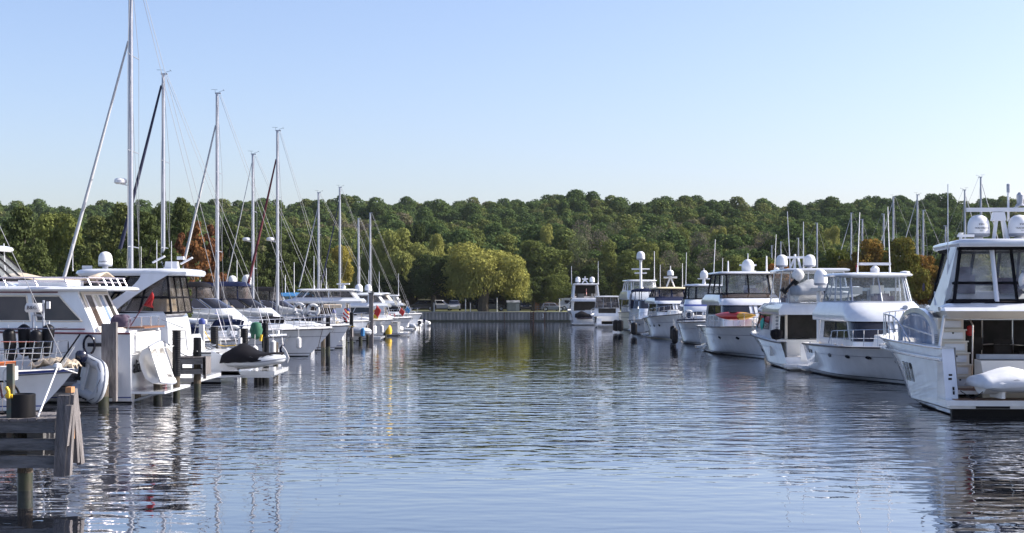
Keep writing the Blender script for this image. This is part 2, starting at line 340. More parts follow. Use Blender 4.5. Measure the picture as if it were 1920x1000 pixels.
# ---------------------------------------------------------------- hull and superstructure tools
class Hull:
    """boat coordinates: x forward from the transom, y to port, z up from the waterline"""
    def __init__(s, L, B, za, zf, rake=1.4, tw=.92, draft=.5, flare=1.5, full=2.4, chine=.8, cut=None):
        s.L, s.B, s.za, s.zf, s.rake, s.tw, s.draft, s.flare, s.full, s.ch = L, B, za, zf, rake, tw, draft, flare, full, chine
        s.cut = cut; s.cap = None
    def w(s, t):
        k = .42; b = s.B/2
        if t < k: return b*lerp(s.tw, 1, math.sin(t/k*math.pi/2))
        return b*max(0.0, 1-((t-k)/(1-k))**s.full)
    def wc(s, t):
        k = .36; b = s.B/2*s.ch
        if t < k: return b*lerp(s.tw+.04, 1, t/k)
        return b*max(0.0, 1-((t-k)/(1-k))**(s.full*.62))
    def zs(s, t):
        z = lerp(s.za, s.zf, t**1.6)
        if s.cut and t < s.cut[0]:
            q = t/s.cut[0]; z = lerp(s.cut[1], z, q*q*(3-2*q))
        return z
    def zc(s, t): return .06+.5*s.zf*t**3
    def x(s, t, z):
        q = max(0, min(1, (z+s.draft)/(s.zf+s.draft)))
        return t*(s.L-s.rake*(1-q)**1.15)
    def y(s, t, z):
        zc, zs = s.zc(t), lerp(s.za, s.zf, t**1.6)
        if z >= zc: return lerp(s.wc(t), s.w(t), min(1, max(0, (z-zc)/(zs-zc)))**s.flare)
        return s.wc(t)*max(0, (z+s.draft)/(zc+s.draft))**.8
    def P(s, t, z, side=1, off=0):
        return Vector((s.x(t, z), side*(s.y(t, z)+off), z))
    def sheer(s, t, side=1, inb=0, dz=0):
        z = s.zs(t); return Vector((s.x(t, z), side*max(0, s.w(t)-inb), z+dz))
    def build(s, root, mats=('gelcoat', 'antifoul', 'stripe_dark', 'stripe_grey'), stripe=True, line=None, nst=26):
        b = MB(); ts = [1-(1-i/nst)**1.25 for i in range(nst+1)]
        fr = [0, .15, .35, .55, .66, .685, .82, .93, 1]
        rows = []
        for t in ts:
            zt = s.zs(t); zz = [-s.draft, -.03, .05, .16, .20]+[lerp(.20, zt, q) for q in fr[1:]]
            rows.append([s.P(t, z, 1) for z in zz])
        nz = len(rows[0])
        def mi(i, j): return 1 if j < 2 else (0 if j == 2 else (2 if j == 3 and stripe else (3 if line is not None and j == line else 0)))
        b.grid(rows, mats=mi); b.grid([[Vector((p.x, -p.y, p.z)) for p in r] for r in rows], mats=mi)
        tr = rows[0] if s.cap is None else rows[0][:s.cap]; b.poly(tr[::-1]+[Vector((p.x, -p.y, p.z)) for p in tr], m=0)
        hull = b.build('hull', list(mats), root, ang=50)
        return hull
    def rub(s, root, m='stripe_dark', r=.035, dz=-.04, name='rub_rail'):
        b = MB()
        for sd in (1, -1): b.tube([s.sheer(i/24, sd, -.012, dz) for i in range(25)], r, 6)
        return b.build(name, m, root)
    def deck(s, root, cock=0.0, zfl=.6, m='gelcoat_deck', bul=.10, side=.3, crown=.12):
        b = MB(); n = 30; rows = []; ts = [i/n for i in range(n+1)]
        if cock > 0:
            rr = []
            for i in range(9):
                t = cock*i/8; z = s.zs(t); xx = s.x(t, z); w = s.w(t); sdw = min(side, w*.4)
                rr.append([Vector((xx, y, zz)) for y, zz in ((-w, z), (-w+sdw, z+.01), (-w+sdw+.02, zfl), (0, zfl), (w-sdw-.02, zfl), (w-sdw, z+.01), (w, z))])
            b.grid(rr)
        for t in ts:
            if t < cock-1e-6: continue
            z = s.zs(t); xx = s.x(t, z); w = s.w(t); k = min(.07, w*.5); zb = z-bul
            rows.append([Vector((xx, y, zz)) for y, zz in ((-w, z), (-w+k, z+.005), (-w+k, zb), (-w*.5, zb+crown*.75), (0, zb+crown), (w*.5, zb+crown*.75), (w-k, zb), (w-k, z+.005), (w, z))])
        b.grid(rows)
        if cock > 0:
            t = cock; z = s.zs(t); w = s.w(t)
            b.poly([Vector((s.x(t, z), y, zz)) for y, zz in ((-w+.1, zfl), (w-.1, zfl), (w-.1, z), (-w+.1, z))])
        return b.build('deck', m, root, ang=30)
    def rail(s, root, t0, t1, h=.65, n=9, m='chrome', mid=True, r=.018, inb=.08, lean=.06, name='bow_rail', rise=.0, both=True):
        b = MB()
        for sd in ((1, -1) if both else (1,)):
            top = []; md = []
            for i in range(25):
                t = lerp(t0, t1, i/24); hh = h+rise*(i/24); e = min(1, i/2.0) if t0 > .02 else 1
                p = s.sheer(t, sd, inb+lean*0, 0); top.append(p+Vector((0, -sd*0, hh*(.15+.85*e)))); md.append(p+Vector((0, 0, hh*.5)))
            if t1 > .97: pass
            b.tube(top, r, 5)
            if mid: b.tube(md[2:], r*.6, 4)
            for i in range(n):
                t = lerp(t0, t1, (i+.5)/n); hh = h+rise*((i+.5)/n); p = s.sheer(t, sd, inb); b.tube([p, p+Vector((.06, 0, hh))], r*.85, 5)
        return b.build(name, m, root)
    def port(s, root, t, zf_, rx=.16, rz=.09, side=1, m='tint', name='porthole', sq=False):
        z = s.zs(t)*zf_; c = s.P(t, z, side, .004); a = (s.P(t+.02, z, side, .004)-s.P(t-.02, z, side, .004)).normalized()
        up = (s.P(t, z+.1, side, .004)-s.P(t, z-.1, side, .004)).normalized(); nn = a.cross(up)*(-side)
        if nn.y*side < 0: nn = -nn
        b = MB(); pts = []
        N = 4 if sq else 14
        for i in range(N):
            q = 2*math.pi*i/N; pts.append(c+nn*.008+a*rx*math.cos(q)+up*rz*math.sin(q))
        b.prism(pts, nn*.015); return b.build(name, m, root)

def LV(z, xa, xf, wa, wf=None, bulge=.8, tilt=0.0, e=.75): return (z, xa, xf, wa, wa if wf is None else wf, bulge, tilt, e)
def ringP(lv, u):
    z, xa, xf, wa, wf, bu, tilt, e = lv; u = u % 1.3 if u > 1.3 else u
    if u <= .3: q = u/.3; x = lerp(xa, xf-bu, q); y = -lerp(wa, wf, q)
    elif u < .7:
        th = (u-.5)/.2*math.pi/2; x = xf-bu+bu*abs(math.cos(th))**e; y = wf*math.copysign(abs(math.sin(th))**e, th)
    elif u <= 1: q = (u-.7)/.3; x = lerp(xf-bu, xa, q); y = lerp(wf, wa, q)
    else: q = (u-1)/.3; x = xa; y = lerp(wa, -wa, q)
    return Vector((x, y, z+tilt*(x-xa)))
US = [0, .1, .2, .3]+[.3+.4*i/14 for i in range(1, 14)]+[.7, .8, .9, 1]
def shell(root, name, lvs, m, top=True, bottom=False, aft=True, ang=40, mats=None):
    b = MB(); us = US+([1.15, 1.299] if aft else [])
    rows = [[ringP(l, u) for u in us] for l in lvs]
    if aft: b.grid([[p for p in r] for r in rows], close=True)
    else: b.grid(rows)
    if top:
        r = rows[-1]; c = sum(r, Vector())/len(r)+Vector((0, 0, .02))
        rin = [c+(p-c)*.55+Vector((0, 0, .02)) for p in r]; b.grid([r, rin], close=True)
        b.poly(rin)
    if bottom: b.poly(rows[0][::-1])
    return b.build(name, m, root, ang=ang)
def surf(A, B, u, v, off=0):
    p = ringP(A, u).lerp(ringP(B, u), v)
    if off:
        e = .004; du = (ringP(A, u+e).lerp(ringP(B, u+e), v))-(ringP(A, max(0, u-e)).lerp(ringP(B, max(0, u-e)), v))
        dv = ringP(B, u)-ringP(A, u); n = du.cross(dv)
        if n.length > 1e-9:
            n.normalize(); cx = (A[1]+A[2])/2
            o = Vector((-1, 0, 0)) if u > 1.001 else Vector((p.x-cx, p.y*1.5, 0))
            if n.dot(o) < 0: n = -n
            p = p+n*off
    return p
def pane(root, A, B, u0, u1, v0=.08, v1=.92, m='tint', frame=None, fr=.02, off=.012, du0=0, du1=0, name='window', n=8, nv=2, parent_frame=True):
    """window patch on the surface between two levels; du0/du1 slide the bottom corners"""
    b = MB(); rows = []
    for j in range(nv+1):
        v = j/nv; a0 = u0+du0*(1-v); a1 = u1+du1*(1-v)
        rows.append([surf(A, B, lerp(a0, a1, i/n), lerp(v0, v1, v), off) for i in range(n+1)])
    b.grid(rows); o = b.build(name, m, root, ang=60, fix=False)
    if frame:
        f = MB(); f.tube(rows[0], fr, 4); f.tube(rows[-1], fr, 4); f.tube([r[0] for r in rows], fr, 4); f.tube([r[-1] for r in rows], fr, 4)
        f.build('frame', frame, o)
    return o
def band(root, A, B, us, m='vinyl', fm='canvas_black', fr=.03, v0=0, v1=1, bot=None, name='enclosure_panel', fname='enclosure_frame', mid=None):
    f = MB()
    for a, c in zip(us[:-1], us[1:]):
        n = 5; b = MB(); b.grid([[surf(A, B, lerp(a, c, i/n), lerp(v0, v1, j/2)) for i in range(n+1)] for j in range(3)]); b.build(name, m, root, ang=60, fix=False)
        for v, rr in ((v0, bot or fr), (v1, fr))+(((mid, fr*.8),) if mid else ()): f.tube([surf(A, B, lerp(a, c, i/n), v) for i in range(n+1)], rr, 5)
    for u in us: f.tube([surf(A, B, u, v0), surf(A, B, u, v1)], fr, 5)
    return f.build(fname, fm, root)
def slab(root, name, lv, th, m, over=.0, round_=.5):
    z, xa, xf, wa, wf, bu, tl, e = lv
    a = (z, xa+.06, xf-.08, wa-.06, wf-.06, bu, tl, e); b_ = (z+th*.35, xa, xf, wa, wf, bu, tl, e); c = (z+th*.75, xa+.02, xf-.04, wa-.03, wf-.03, bu, tl, e); d = (z+th, xa+.15, xf-.25, wa-.18, wf-.18, bu, tl, e)
    return shell(root, name, [a, b_, c, d], m, bottom=True, ang=60)

def dome(root, pos, r=.3, h=.62, m='alu_white', band_m='stripe_grey', logo=None, ped=.12):
    x, y, z = pos; b = MB()
    b.lathe([(r*.45, 0), (r*.4, ped)], (x, y, z), 12, m=0)
    b.lathe([(r*.8, ped), (r*.98, ped+.04*h), (r, ped+.14*h)], (x, y, z), 20, m=1)
    b.lathe([(r, ped+.14*h), (r*.99, ped+.45*h), (r*.92, ped+.68*h), (r*.75, ped+.85*h), (r*.45, ped+.96*h), (.02, ped+h)], (x, y, z), 20, m=0)
    o = b.build('radar_dome', [m, band_m], root, ang=50)
    return o
def scanner(root, pos, L=1.2, ang=0, m='alu_white'):
    x, y, z = pos; b = MB(); b.lathe([(.16, 0), (.2, .08), (.19, .2), (.12, .27), (.06, .33)], pos, 12)
    r = Matrix.Rotation(R_(ang), 3, 'Z'); b.box((x, y, z+.39), (.12, L, .11), r); b.box((x, y, z+.39), (.09, L+.02, .08), r)
    return b.build('radar_scanner', m, root)
def antenna(root, pos, h=2.4, lean=(0, 0), r=.014, m='alu_white', name='antenna'):
    p = Vector(pos); b = MB(); b.tube([p, p+Vector((lean[0]*.1, lean[1]*.1, h*.1))], r*1.8, 6); b.tube([p, p+Vector((lean[0], lean[1], h))], [r*1.2, r*.8], 5)
    return b.build(name, m, root)
def bars(root, name, segs, r, m, n=6):
    b = MB()
    for s in segs: b.tube(s, r, n)
    return b.build(name, m, root)
def boxes(root, name, bs, m, ang=30):
    b = MB()
    for q in bs:
        b.box(q[0], q[1], q[2] if len(q) > 2 else None)
    return b.build(name, m, root, ang=ang)
def cleats(h, root, ts=(.1, .5, .85)):
    for t in ts:
        for sd in (1, -1):
            b = MB(); p = h.sheer(t, sd, .12); b.box(p+Vector((0, 0, .05)), (.22, .03, .03)); b.box(p+Vector((0, 0, .02)), (.06, .03, .06)); b.build('cleat', 'chrome', root)
def flag(root, base, h=1.0, lean=(-.35, 0), fl=(.55, .35), m='red', stripes=False, pole='alu_white', hang=True):
    p = Vector(base); q = p+Vector((lean[0], lean[1], h)); st = bars(root, 'flagstaff', [[p, q]], .018, pole)
    b = MB(); rows = []
    n = 5; d = (p-q).normalized()
    if hang == 'limp':
        rows = [[q+d*(.03+fl[0]*j/n)+Vector((-.05*math.sin(i*1.2)-.012*i, .02*math.sin(i*2), -fl[1]*(1-j/n)*i/n)) for i in range(n+1)] for j in range(n+1)]
        b.grid(rows); b.build('flag', m, st, solid=.015, fix=False); return
    for j in range(n+1):
        a = q+d*(.05+fl[0]*j/n); rows.append([a+Vector((-.02*i-.04*math.sin(i*1.3+j), .03*math.sin(i*1.7+j*.6), -fl[1]*.9*i/n-.0))+Vector((-.05*i, 0, 0)) for i in range(n+1)])
    b.grid(rows, mats=(lambda i, j: (0 if i % 2 == 0 else 1) if stripes else 0))
    if stripes: b.build('flag', [m, 'white_paint'], st, solid=.01, fix=False)
    else: b.build('flag', m, st, solid=.01, fix=False)

# ---------------------------------------------------------------- deck gear that can be lifted off: things of their own
def lifebuoy(pos, rot, label, r=.33, m='fender_white'):
    t = thing('lifebuoy', label, 'lifebuoy', pos, 0); t.rotation_euler = rot
    b = MB(); n = 20; rows = [[Vector(((r+.085*math.cos(2*math.pi*j/8))*math.cos(2*math.pi*i/n), (r+.085*math.cos(2*math.pi*j/8))*math.sin(2*math.pi*i/n), .06*math.sin(2*math.pi*j/8))) for j in range(8)] for i in range(n+1)]
    b.grid(rows, close=True); b.build('ring', m, t, ang=80)
    b = MB()
    for a in range(4):
        c = Vector((math.cos(a*math.pi/2+.6), math.sin(a*math.pi/2+.6), 0)); b.box(c*r, (.21, .08, .15), Matrix.Rotation(a*math.pi/2+.6, 3, 'Z'))
    b.build('rope_strap', 'stripe_grey', t); return t
def fender(pos, label, r=.13, h=.65, m='fender_white', group=None, rope=.5, lean=0):
    t = thing('fender', label, 'fender', pos, 0, group); t.rotation_euler = (0, lean, 0); b = MB()
    b.lathe([(.03, 0), (r*.5, .03), (r*.95, .1*h), (r, .2*h), (r, .8*h), (r*.95, .9*h), (r*.5, h-.03), (.03, h)], (0, 0, 0), 12); b.build('body', m, t, ang=50)
    bars(t, 'rope', [[(0, 0, h), (0, 0, h+rope)]], .012, 'white_paint'); return t
def outboard(t, pos, m='canvas_black', s=1.0, tilt=0, rz=0):
    b = MB(); c = Vector(pos); R = Matrix.Rotation(R_(rz), 3, 'Z') @ Matrix.Rotation(R_(tilt), 3, 'Y')
    def q(v): return c+R @ (Vector(v)*s)
    rows = []
    for z, a, w_ in ((.12, .13, .09), (.2, .2, .13), (.38, .22, .14), (.48, .17, .11), (.52, .08, .06)):
        rows.append([q((a*math.cos(2*math.pi*i/12)-.05, w_*math.sin(2*math.pi*i/12), z)) for i in range(12)])
    b.grid(rows, close=True, m=0); b.poly(rows[-1], m=0); b.poly(rows[0][::-1], m=0)
    b.tube([q((-.02, 0, .15)), q((-.02, 0, -.45))], .05*s, 8, m=1); b.box(q((-.04, 0, -.45)), (.2*s, .06*s, .12*s), R, m=1)
    b.box(q((.08, 0, .05)), (.1*s, .18*s, .16*s), R, m=1)
    for k in range(3):
        a = k*2.1; b.box(q((-.16, .07*math.cos(a), -.46+.07*math.sin(a))), (.02*s, .07*s, .07*s), R, m=1)
    o = b.build('outboard_motor', [m, 'black'], t, ang=50); return o
def rib(name, label, pos, rot, L=2.9, B=1.5, m='hypalon', motor=None, cover=None, text_=None, tube_r=.2, floor='gelcoat_deck', cat='dinghy'):
    t = thing(name, label, cat, pos); t.rotation_euler = rot; b = MB()
    hw = B/2-tube_r; pts = []
    for i in range(33):
        q = i/32
        if q < .32: pts.append(Vector((lerp(-.05, L*.62, q/.32), -hw, tube_r)))
        elif q <= .68:
            th = (q-.5)/.18*math.pi/2; pts.append(Vector((L*.62+(L*.38-tube_r)*math.cos(th), hw*math.sin(th), tube_r+.14*math.cos(th))))
        else: pts.append(Vector((lerp(L*.62, -.05, (q-.68)/.32), hw, tube_r)))
    rr = [tube_r]*33; rr[0] = rr[-1] = tube_r*.35; rr[1] = rr[-2] = tube_r*.9
    b.tube(pts, rr, 12); b.build('tube', m, t, ang=70)
    bars(t, 'rub_strake', [[p+Vector((0, math.copysign(tube_r*.98, p.y) if abs(p.y) > hw*.98 else p.y/hw*tube_r, 0))+Vector((tube_r*math.sqrt(max(0, 1-(p.y/hw)**2)) if p.x > L*.6 else 0, 0, 0)) for p in pts[2:-2]]], .028, 'stripe_grey')
    bars(t, 'grab_line', [[p+Vector((0, math.copysign(tube_r*.62, p.y) if abs(p.y) > hw*.98 else p.y/hw*tube_r*.6, tube_r*.82+.05*math.sin(i_*1.57)))+Vector((tube_r*.6*math.sqrt(max(0, 1-(p.y/hw)**2)) if p.x > L*.6 else 0, 0, 0)) for i_, p in enumerate(pts[3:-3])]], .010, 'stripe_dark')
    b = MB(); rows = []
    for i in range(9):
        x = lerp(0, L*.92, i/8); y = hw*(1 if i < 5 else math.sqrt(max(0, 1-((i-5)/3.2)**2))); k = i/8
        rows.append([Vector((x, -y, .16+.08*k)), Vector((x, -y*.5, lerp(-.05, .1, k))), Vector((x, 0, lerp(-.14, .16, k**2))), Vector((x, y*.5, lerp(-.05, .1, k))), Vector((x, y, .16+.08*k))])
    b.grid(rows); b.poly(rows[0][::-1]); b.grid([[r[0], r[4]] for r in rows]); b.build('hull', floor, t, ang=30)
    if cover:
        b = MB(); rows = []
        for i in range(15):
            q = i/14; x = lerp(-.15, L*.97, q); wv = (hw+tube_r+.05)*(1 if q < .55 else math.sqrt(max(0.003, 1-((q-.55)/.46)**2)))
            zz = .24+.42*math.exp(-((q-.28)/.22)**2)+.1*(1-q); r_ = []
            for j in range(9):
                a = -1+2*j/8; z = .15+.12*q+.30*(1-abs(a)**6)+max(0, zz-.3)*(1-abs(a)**1.6); r_.append(Vector((x, wv*a, z+.015*math.sin(i*2.1+j*1.7))))
            rows.append(r_)
        b.grid(rows); b.poly(rows[0]); b.poly(rows[-1]); b.build('cover', cover, t, ang=70, solid=.015)
    else:
        boxes(t, 'thwart', [((L*.36, 0, .3), (.22, 2*hw, .03))], 'white_paint')
    if motor: outboard(t, (-.12, 0, .3), motor)
    return t

# ---------------------------------------------------------------- motor yachts
def flybridge(name, label, loc, rz, L=12, B=4.3, za=1.3, zf=1.6, zw0=1.65, zw1=2.4, zc=3.2, zt=4.35, xs=2.4, xfr=7.2, hw=None,
              glass='tint', encl='vinyl', encl_m='canvas_black', top='gelcoat', brow=True, rail=True, mats=('gelcoat', 'antifoul', 'stripe_dark', 'stripe_grey'),
              cock=.2, back=1.5, fw=1.7, plat=True, hullkw={}, ustep=(0, .15, .30, .40, .5, .60, .70, .85, 1), aft_us=(1, 1.1, 1.2, 1.299), line=8, frw=.03, zfl=.55, doors=True, lower=None, deck=True, cap=None, ehw=None):
    root = thing(name, label, 'yacht', loc, rz); h = Hull(L, B, za, zf, **hullkw); h.cap = cap; h.build(root, mats, line=line)
    if deck: h.deck(root, cock=cock, zfl=zfl)
    h.rub(root); cleats(h, root)
    hw = hw or B/2-.28; r = {'root': root, 'h': h}
    S0 = LV(za-.15, xs, xfr+.35, hw, hw*.92, 1.2, 0, .6); S1 = LV(zw0, xs, xfr+.1, hw, hw*.91, 1.1, 0, .6); S2 = LV(zw1, xs+.05, xfr-.75, hw-.08, hw*.86, 1.0, 0, .6)
    shell(root, 'saloon', [S0, S1, S2], 'gelcoat', aft=True)
    # windshield and side windows of the saloon
    pane(root, S1, S2, .305, .495, .02, .98, glass, name='windshield', off=.02); pane(root, S1, S2, .505, .695, .02, .98, glass, name='windshield', off=.02); bars(root, 'windshield_post', [[surf(S1, S2, .5, .02, .03), surf(S1, S2, .5, .98, .03)]], .025, 'black')
    for a, c in ((.05, .17), (.18, .29), (.71, .82), (.83, .95)): pane(root, S1, S2, a, c, .12, .9, glass, 'black', .018)
    # trunk cabin on the foredeck
    T0 = LV(za, xfr-1, L*.88, hw*.75, hw*.55, 1.8); T1 = LV(lerp(za, zf, .6)+.42, xfr-1, L*.82, hw*.62, hw*.42, 1.8)
    shell(root, 'foredeck_trunk', [T0, T1], 'gelcoat_deck')
    boxes(root, 'hatch', [((L*.72, 0, T1[0]+.05), (.5, .5, .05))], 'tint')
    # flybridge brow and coaming
    B0 = LV(zw1-.02, xs-back, xfr-.62, hw+.12, hw*.93, 1.1, 0, .65); B1 = LV(lerp(zw1, zc, .35), xs-back-.02, xfr-.75, hw+.14, hw*.94, 1.1, 0, .65)
    B2 = LV(zc, xs-back+.15, xfr-1.9, hw-.1, hw*.86, .9, 0, .65)
    shell(root, 'flybridge', [B0, B1, B2], 'gelcoat', bottom=True, ang=45)
    ew = ehw or hw-.2; E0 = LV(zc, xs-back+.5, xfr-2.0, ew, ew*.93, .8, 0, .65); E1 = LV(zt, xs-back+1.0, xfr-2.6, ew-.16, ew*.86, .7, 0, .65)
    band(root, E0, E1, ustep, encl, encl_m, frw, bot=frw*1.6)
    if aft_us: band(root, E0, E1, aft_us, encl, encl_m, frw, bot=frw*1.6)
    slab(root, 'hardtop', LV(zt, xs-back+.6, xfr-2.25, ew+.05, ew*.98, .8, 0, .65), .15, top)
    # inside the flybridge: helm and seats
    boxes(root, 'helm_console', [((xfr-3.2, .4, zc+.1), (.4, .9, .35)), ((xfr-3.3, .4, zc+.32), (.2, .6, .12))], 'canvas_plum')
    boxes(root, 'seat', [((xfr-4.0, .4, zc+.15), (.5, .7, .2)), ((xfr-4.2, .4, zc+.35), (.12, .7, .4))], 'canvas_grey')
    if doors:
        pane(root, S0, S2, 1.03, 1.15, .15, .92, 'interior', 'chrome', name='door', off=.02); pane(root, S0, S2, 1.16, 1.27, .35, .9, glass, 'chrome', off=.02)
    if plat:
        b = MB(); w = B/2*.9; b.box((-.45, 0, .22), (.9, 2*w, .14)); b.box((-.45, 0, .12), (.7, 2*w-.3, .1)); b.build('swim_platform', 'gelcoat', root)
    if rail: h.rail(root, .42, .985, .6, 8, rise=.1)
    if zf > 1.2:
        b = MB(); p = h.sheer(.985); b.box((L-.1, 0, zf+.0), (.7, .26, .08)); b.tube([(L+.2, 0, zf-.05), (L+.05, 0, zf-.35)], .03, 6); b.box((L+.05, 0, zf-.35), (.1, .34, .12)); b.build('anchor', 'chrome', root)
    r.update(S0=S0, S1=S1, S2=S2, B0=B0, B1=B1, B2=B2, E0=E0, E1=E1, zt=zt+.15, xt=(xs-back+.6, xfr-2.35)); return r

def express(name, label, loc, rz, L=10, B=3.4, za=1.25, zf=1.55, zc=1.95, zw=2.55, zt=3.7, xw=5.4, xc=1.2, canvas='canvas_black', encl='vinyl', encl_m=None,
            top='canvas', arch=True, mats=('gelcoat', 'antifoul', 'stripe_dark', 'stripe_grey'), rail=True, plat=True, line=8, hullkw={}, xt0=None, xt1=None, ports=True, cat='cruiser', glass='tint', deckm='gelcoat_deck', frm='chrome', cap=None):
    root = thing(name, label, cat, loc, rz); h = Hull(L, B, za, zf, **hullkw); h.cap = cap; h.build(root, mats, line=line); h.deck(root, cock=.12, zfl=.7, m=deckm, crown=.2); h.rub(root, r=.03); cleats(h, root)
    hw = B/2-.16
    A0 = LV(za-.1, xc, xw+1.9, hw, hw*.72, 2.0); A1 = LV(zc, xc+.25, xw+.2, hw-.12, hw*.62, 1.4)
    shell(root, 'coaming', [A0, A1], 'gelcoat', top=True)
    T0 = LV(za, xw-.5, L*.93, hw*.8, hw*.42, 2.6); T1 = LV(lerp(za, zf, .7)+.3, xw-.5, L*.80, hw*.62, hw*.34, 2.0)
    shell(root, 'foredeck_trunk', [T0, T1], 'gelcoat')
    boxes(root, 'hatch', [((L*.68, 0, T1[0]+.05), (.5, .5, .05))], 'tint')
    W0 = LV(zc, xw-2.2, xw+.1, hw-.14, hw*.6, 1.1); W1 = LV(zw, xw-2.7, xw-.85, hw-.24, hw*.52, .9)
    for a, c in ((.1, .29), (.31, .49), (.51, .69), (.71, .9)): pane(root, W0, W1, a, c, 0, 1, glass if encl != 'clear' else 'clear_glass', frm, .022, off=0, name='windshield')
    a0 = xc if xt0 is None else xt0; a1 = (xw-1.2) if xt1 is None else xt1
    E0 = LV(zw, a0+.1, xw-.95, hw-.2, hw*.52, .8); E00 = LV(zc, a0, xw-1.6, hw-.14, hw*.56, .8); E1 = LV(zt, a0+.4, a1, hw-.3, hw*.5, .6)
    em = encl_m or canvas
    if top == 'canvas':
        band(root, E0, E1, (0, .15, .3, .5, .7, .85, 1), encl, em, .035); band(root, E00, E1, (1, 1.1, 1.2, 1.299), encl, em, .035)
        pane(root, E00, E0, 0, .22, 0, 1, em, off=.0, name='side_curtain'); pane(root, E00, E0, .78, 1, 0, 1, em, off=.0, name='side_curtain')
        shell(root, 'bimini', [LV(zt-.08, a0+.3, a1+.1, hw-.2, hw*.55, .6), LV(zt+.1, a0+.4, a1-.05, hw-.25, hw*.5, .6), LV(zt+.2, a0+.75, a1-.3, hw-.6, hw*.35, .5)], canvas, ang=60)
    elif top == 'hard':
        band(root, E0, E1, (0, .15, .3, .5, .7, .85, 1), encl, em, .035); band(root, E00, E1, (1, 1.1, 1.2, 1.299), encl, em, .035)
        slab(root, 'hardtop', LV(zt, a0, a1+.3, hw-.1, hw*.6, .8), .14, 'gelcoat')
    if arch:
        b = MB(); n = 14
        for k in (0, .0):
            rows = []
            for i in range(n+1):
                th = math.pi*i/n; y = (hw-.02)*math.copysign(abs(math.cos(th))**.5, math.cos(th)); q = abs(math.sin(th))**.5; z = lerp(zc-.1, zt+.22 if top != 'hard' else zt-.05, q); x = a0+.55-.75*q*-1*-.6
                rows.append([Vector((x, y, z)), Vector((x+.5-.15*q, y, z)), Vector((x+.45-.15*q, y*.94, z-.1*q)), Vector((x+.05, y*.94, z-.1*q))])
            b.grid(rows, close=True)
        b.build('radar_arch', 'gelcoat', root, ang=40)
    boxes(root, 'helm_seat', [((xw-2.6, .5, zc), (.5, 1.0, .3)), ((xw-2.85, .5, zc+.3), (.14, 1.0, .5))], 'gelcoat_warm')
    if plat: boxes(root, 'swim_platform', [((-.35, 0, .3), (.9, B*.86, .12))], 'gelcoat')
    if rail: h.rail(root, .45, .985, .5, 9, rise=.12, r=.016)
    if ports:
        for t in (.5, .6, .7):
            for sd in (1, -1): h.port(root, t, .66, .2, .07, sd)
    b = MB(); b.box((L-.1, 0, zf-.02), (.5, .2, .06)); b.tube([(L+.1, 0, zf-.05), (L-.02, 0, zf-.3)], .025, 6); b.build('anchor_roller', 'chrome', root)
    return {'root': root, 'h': h, 'A0': A0, 'A1': A1, 'E0': E0, 'E00': E00, 'E1': E1, 'W0': W0, 'W1': W1, 'hw': hw}

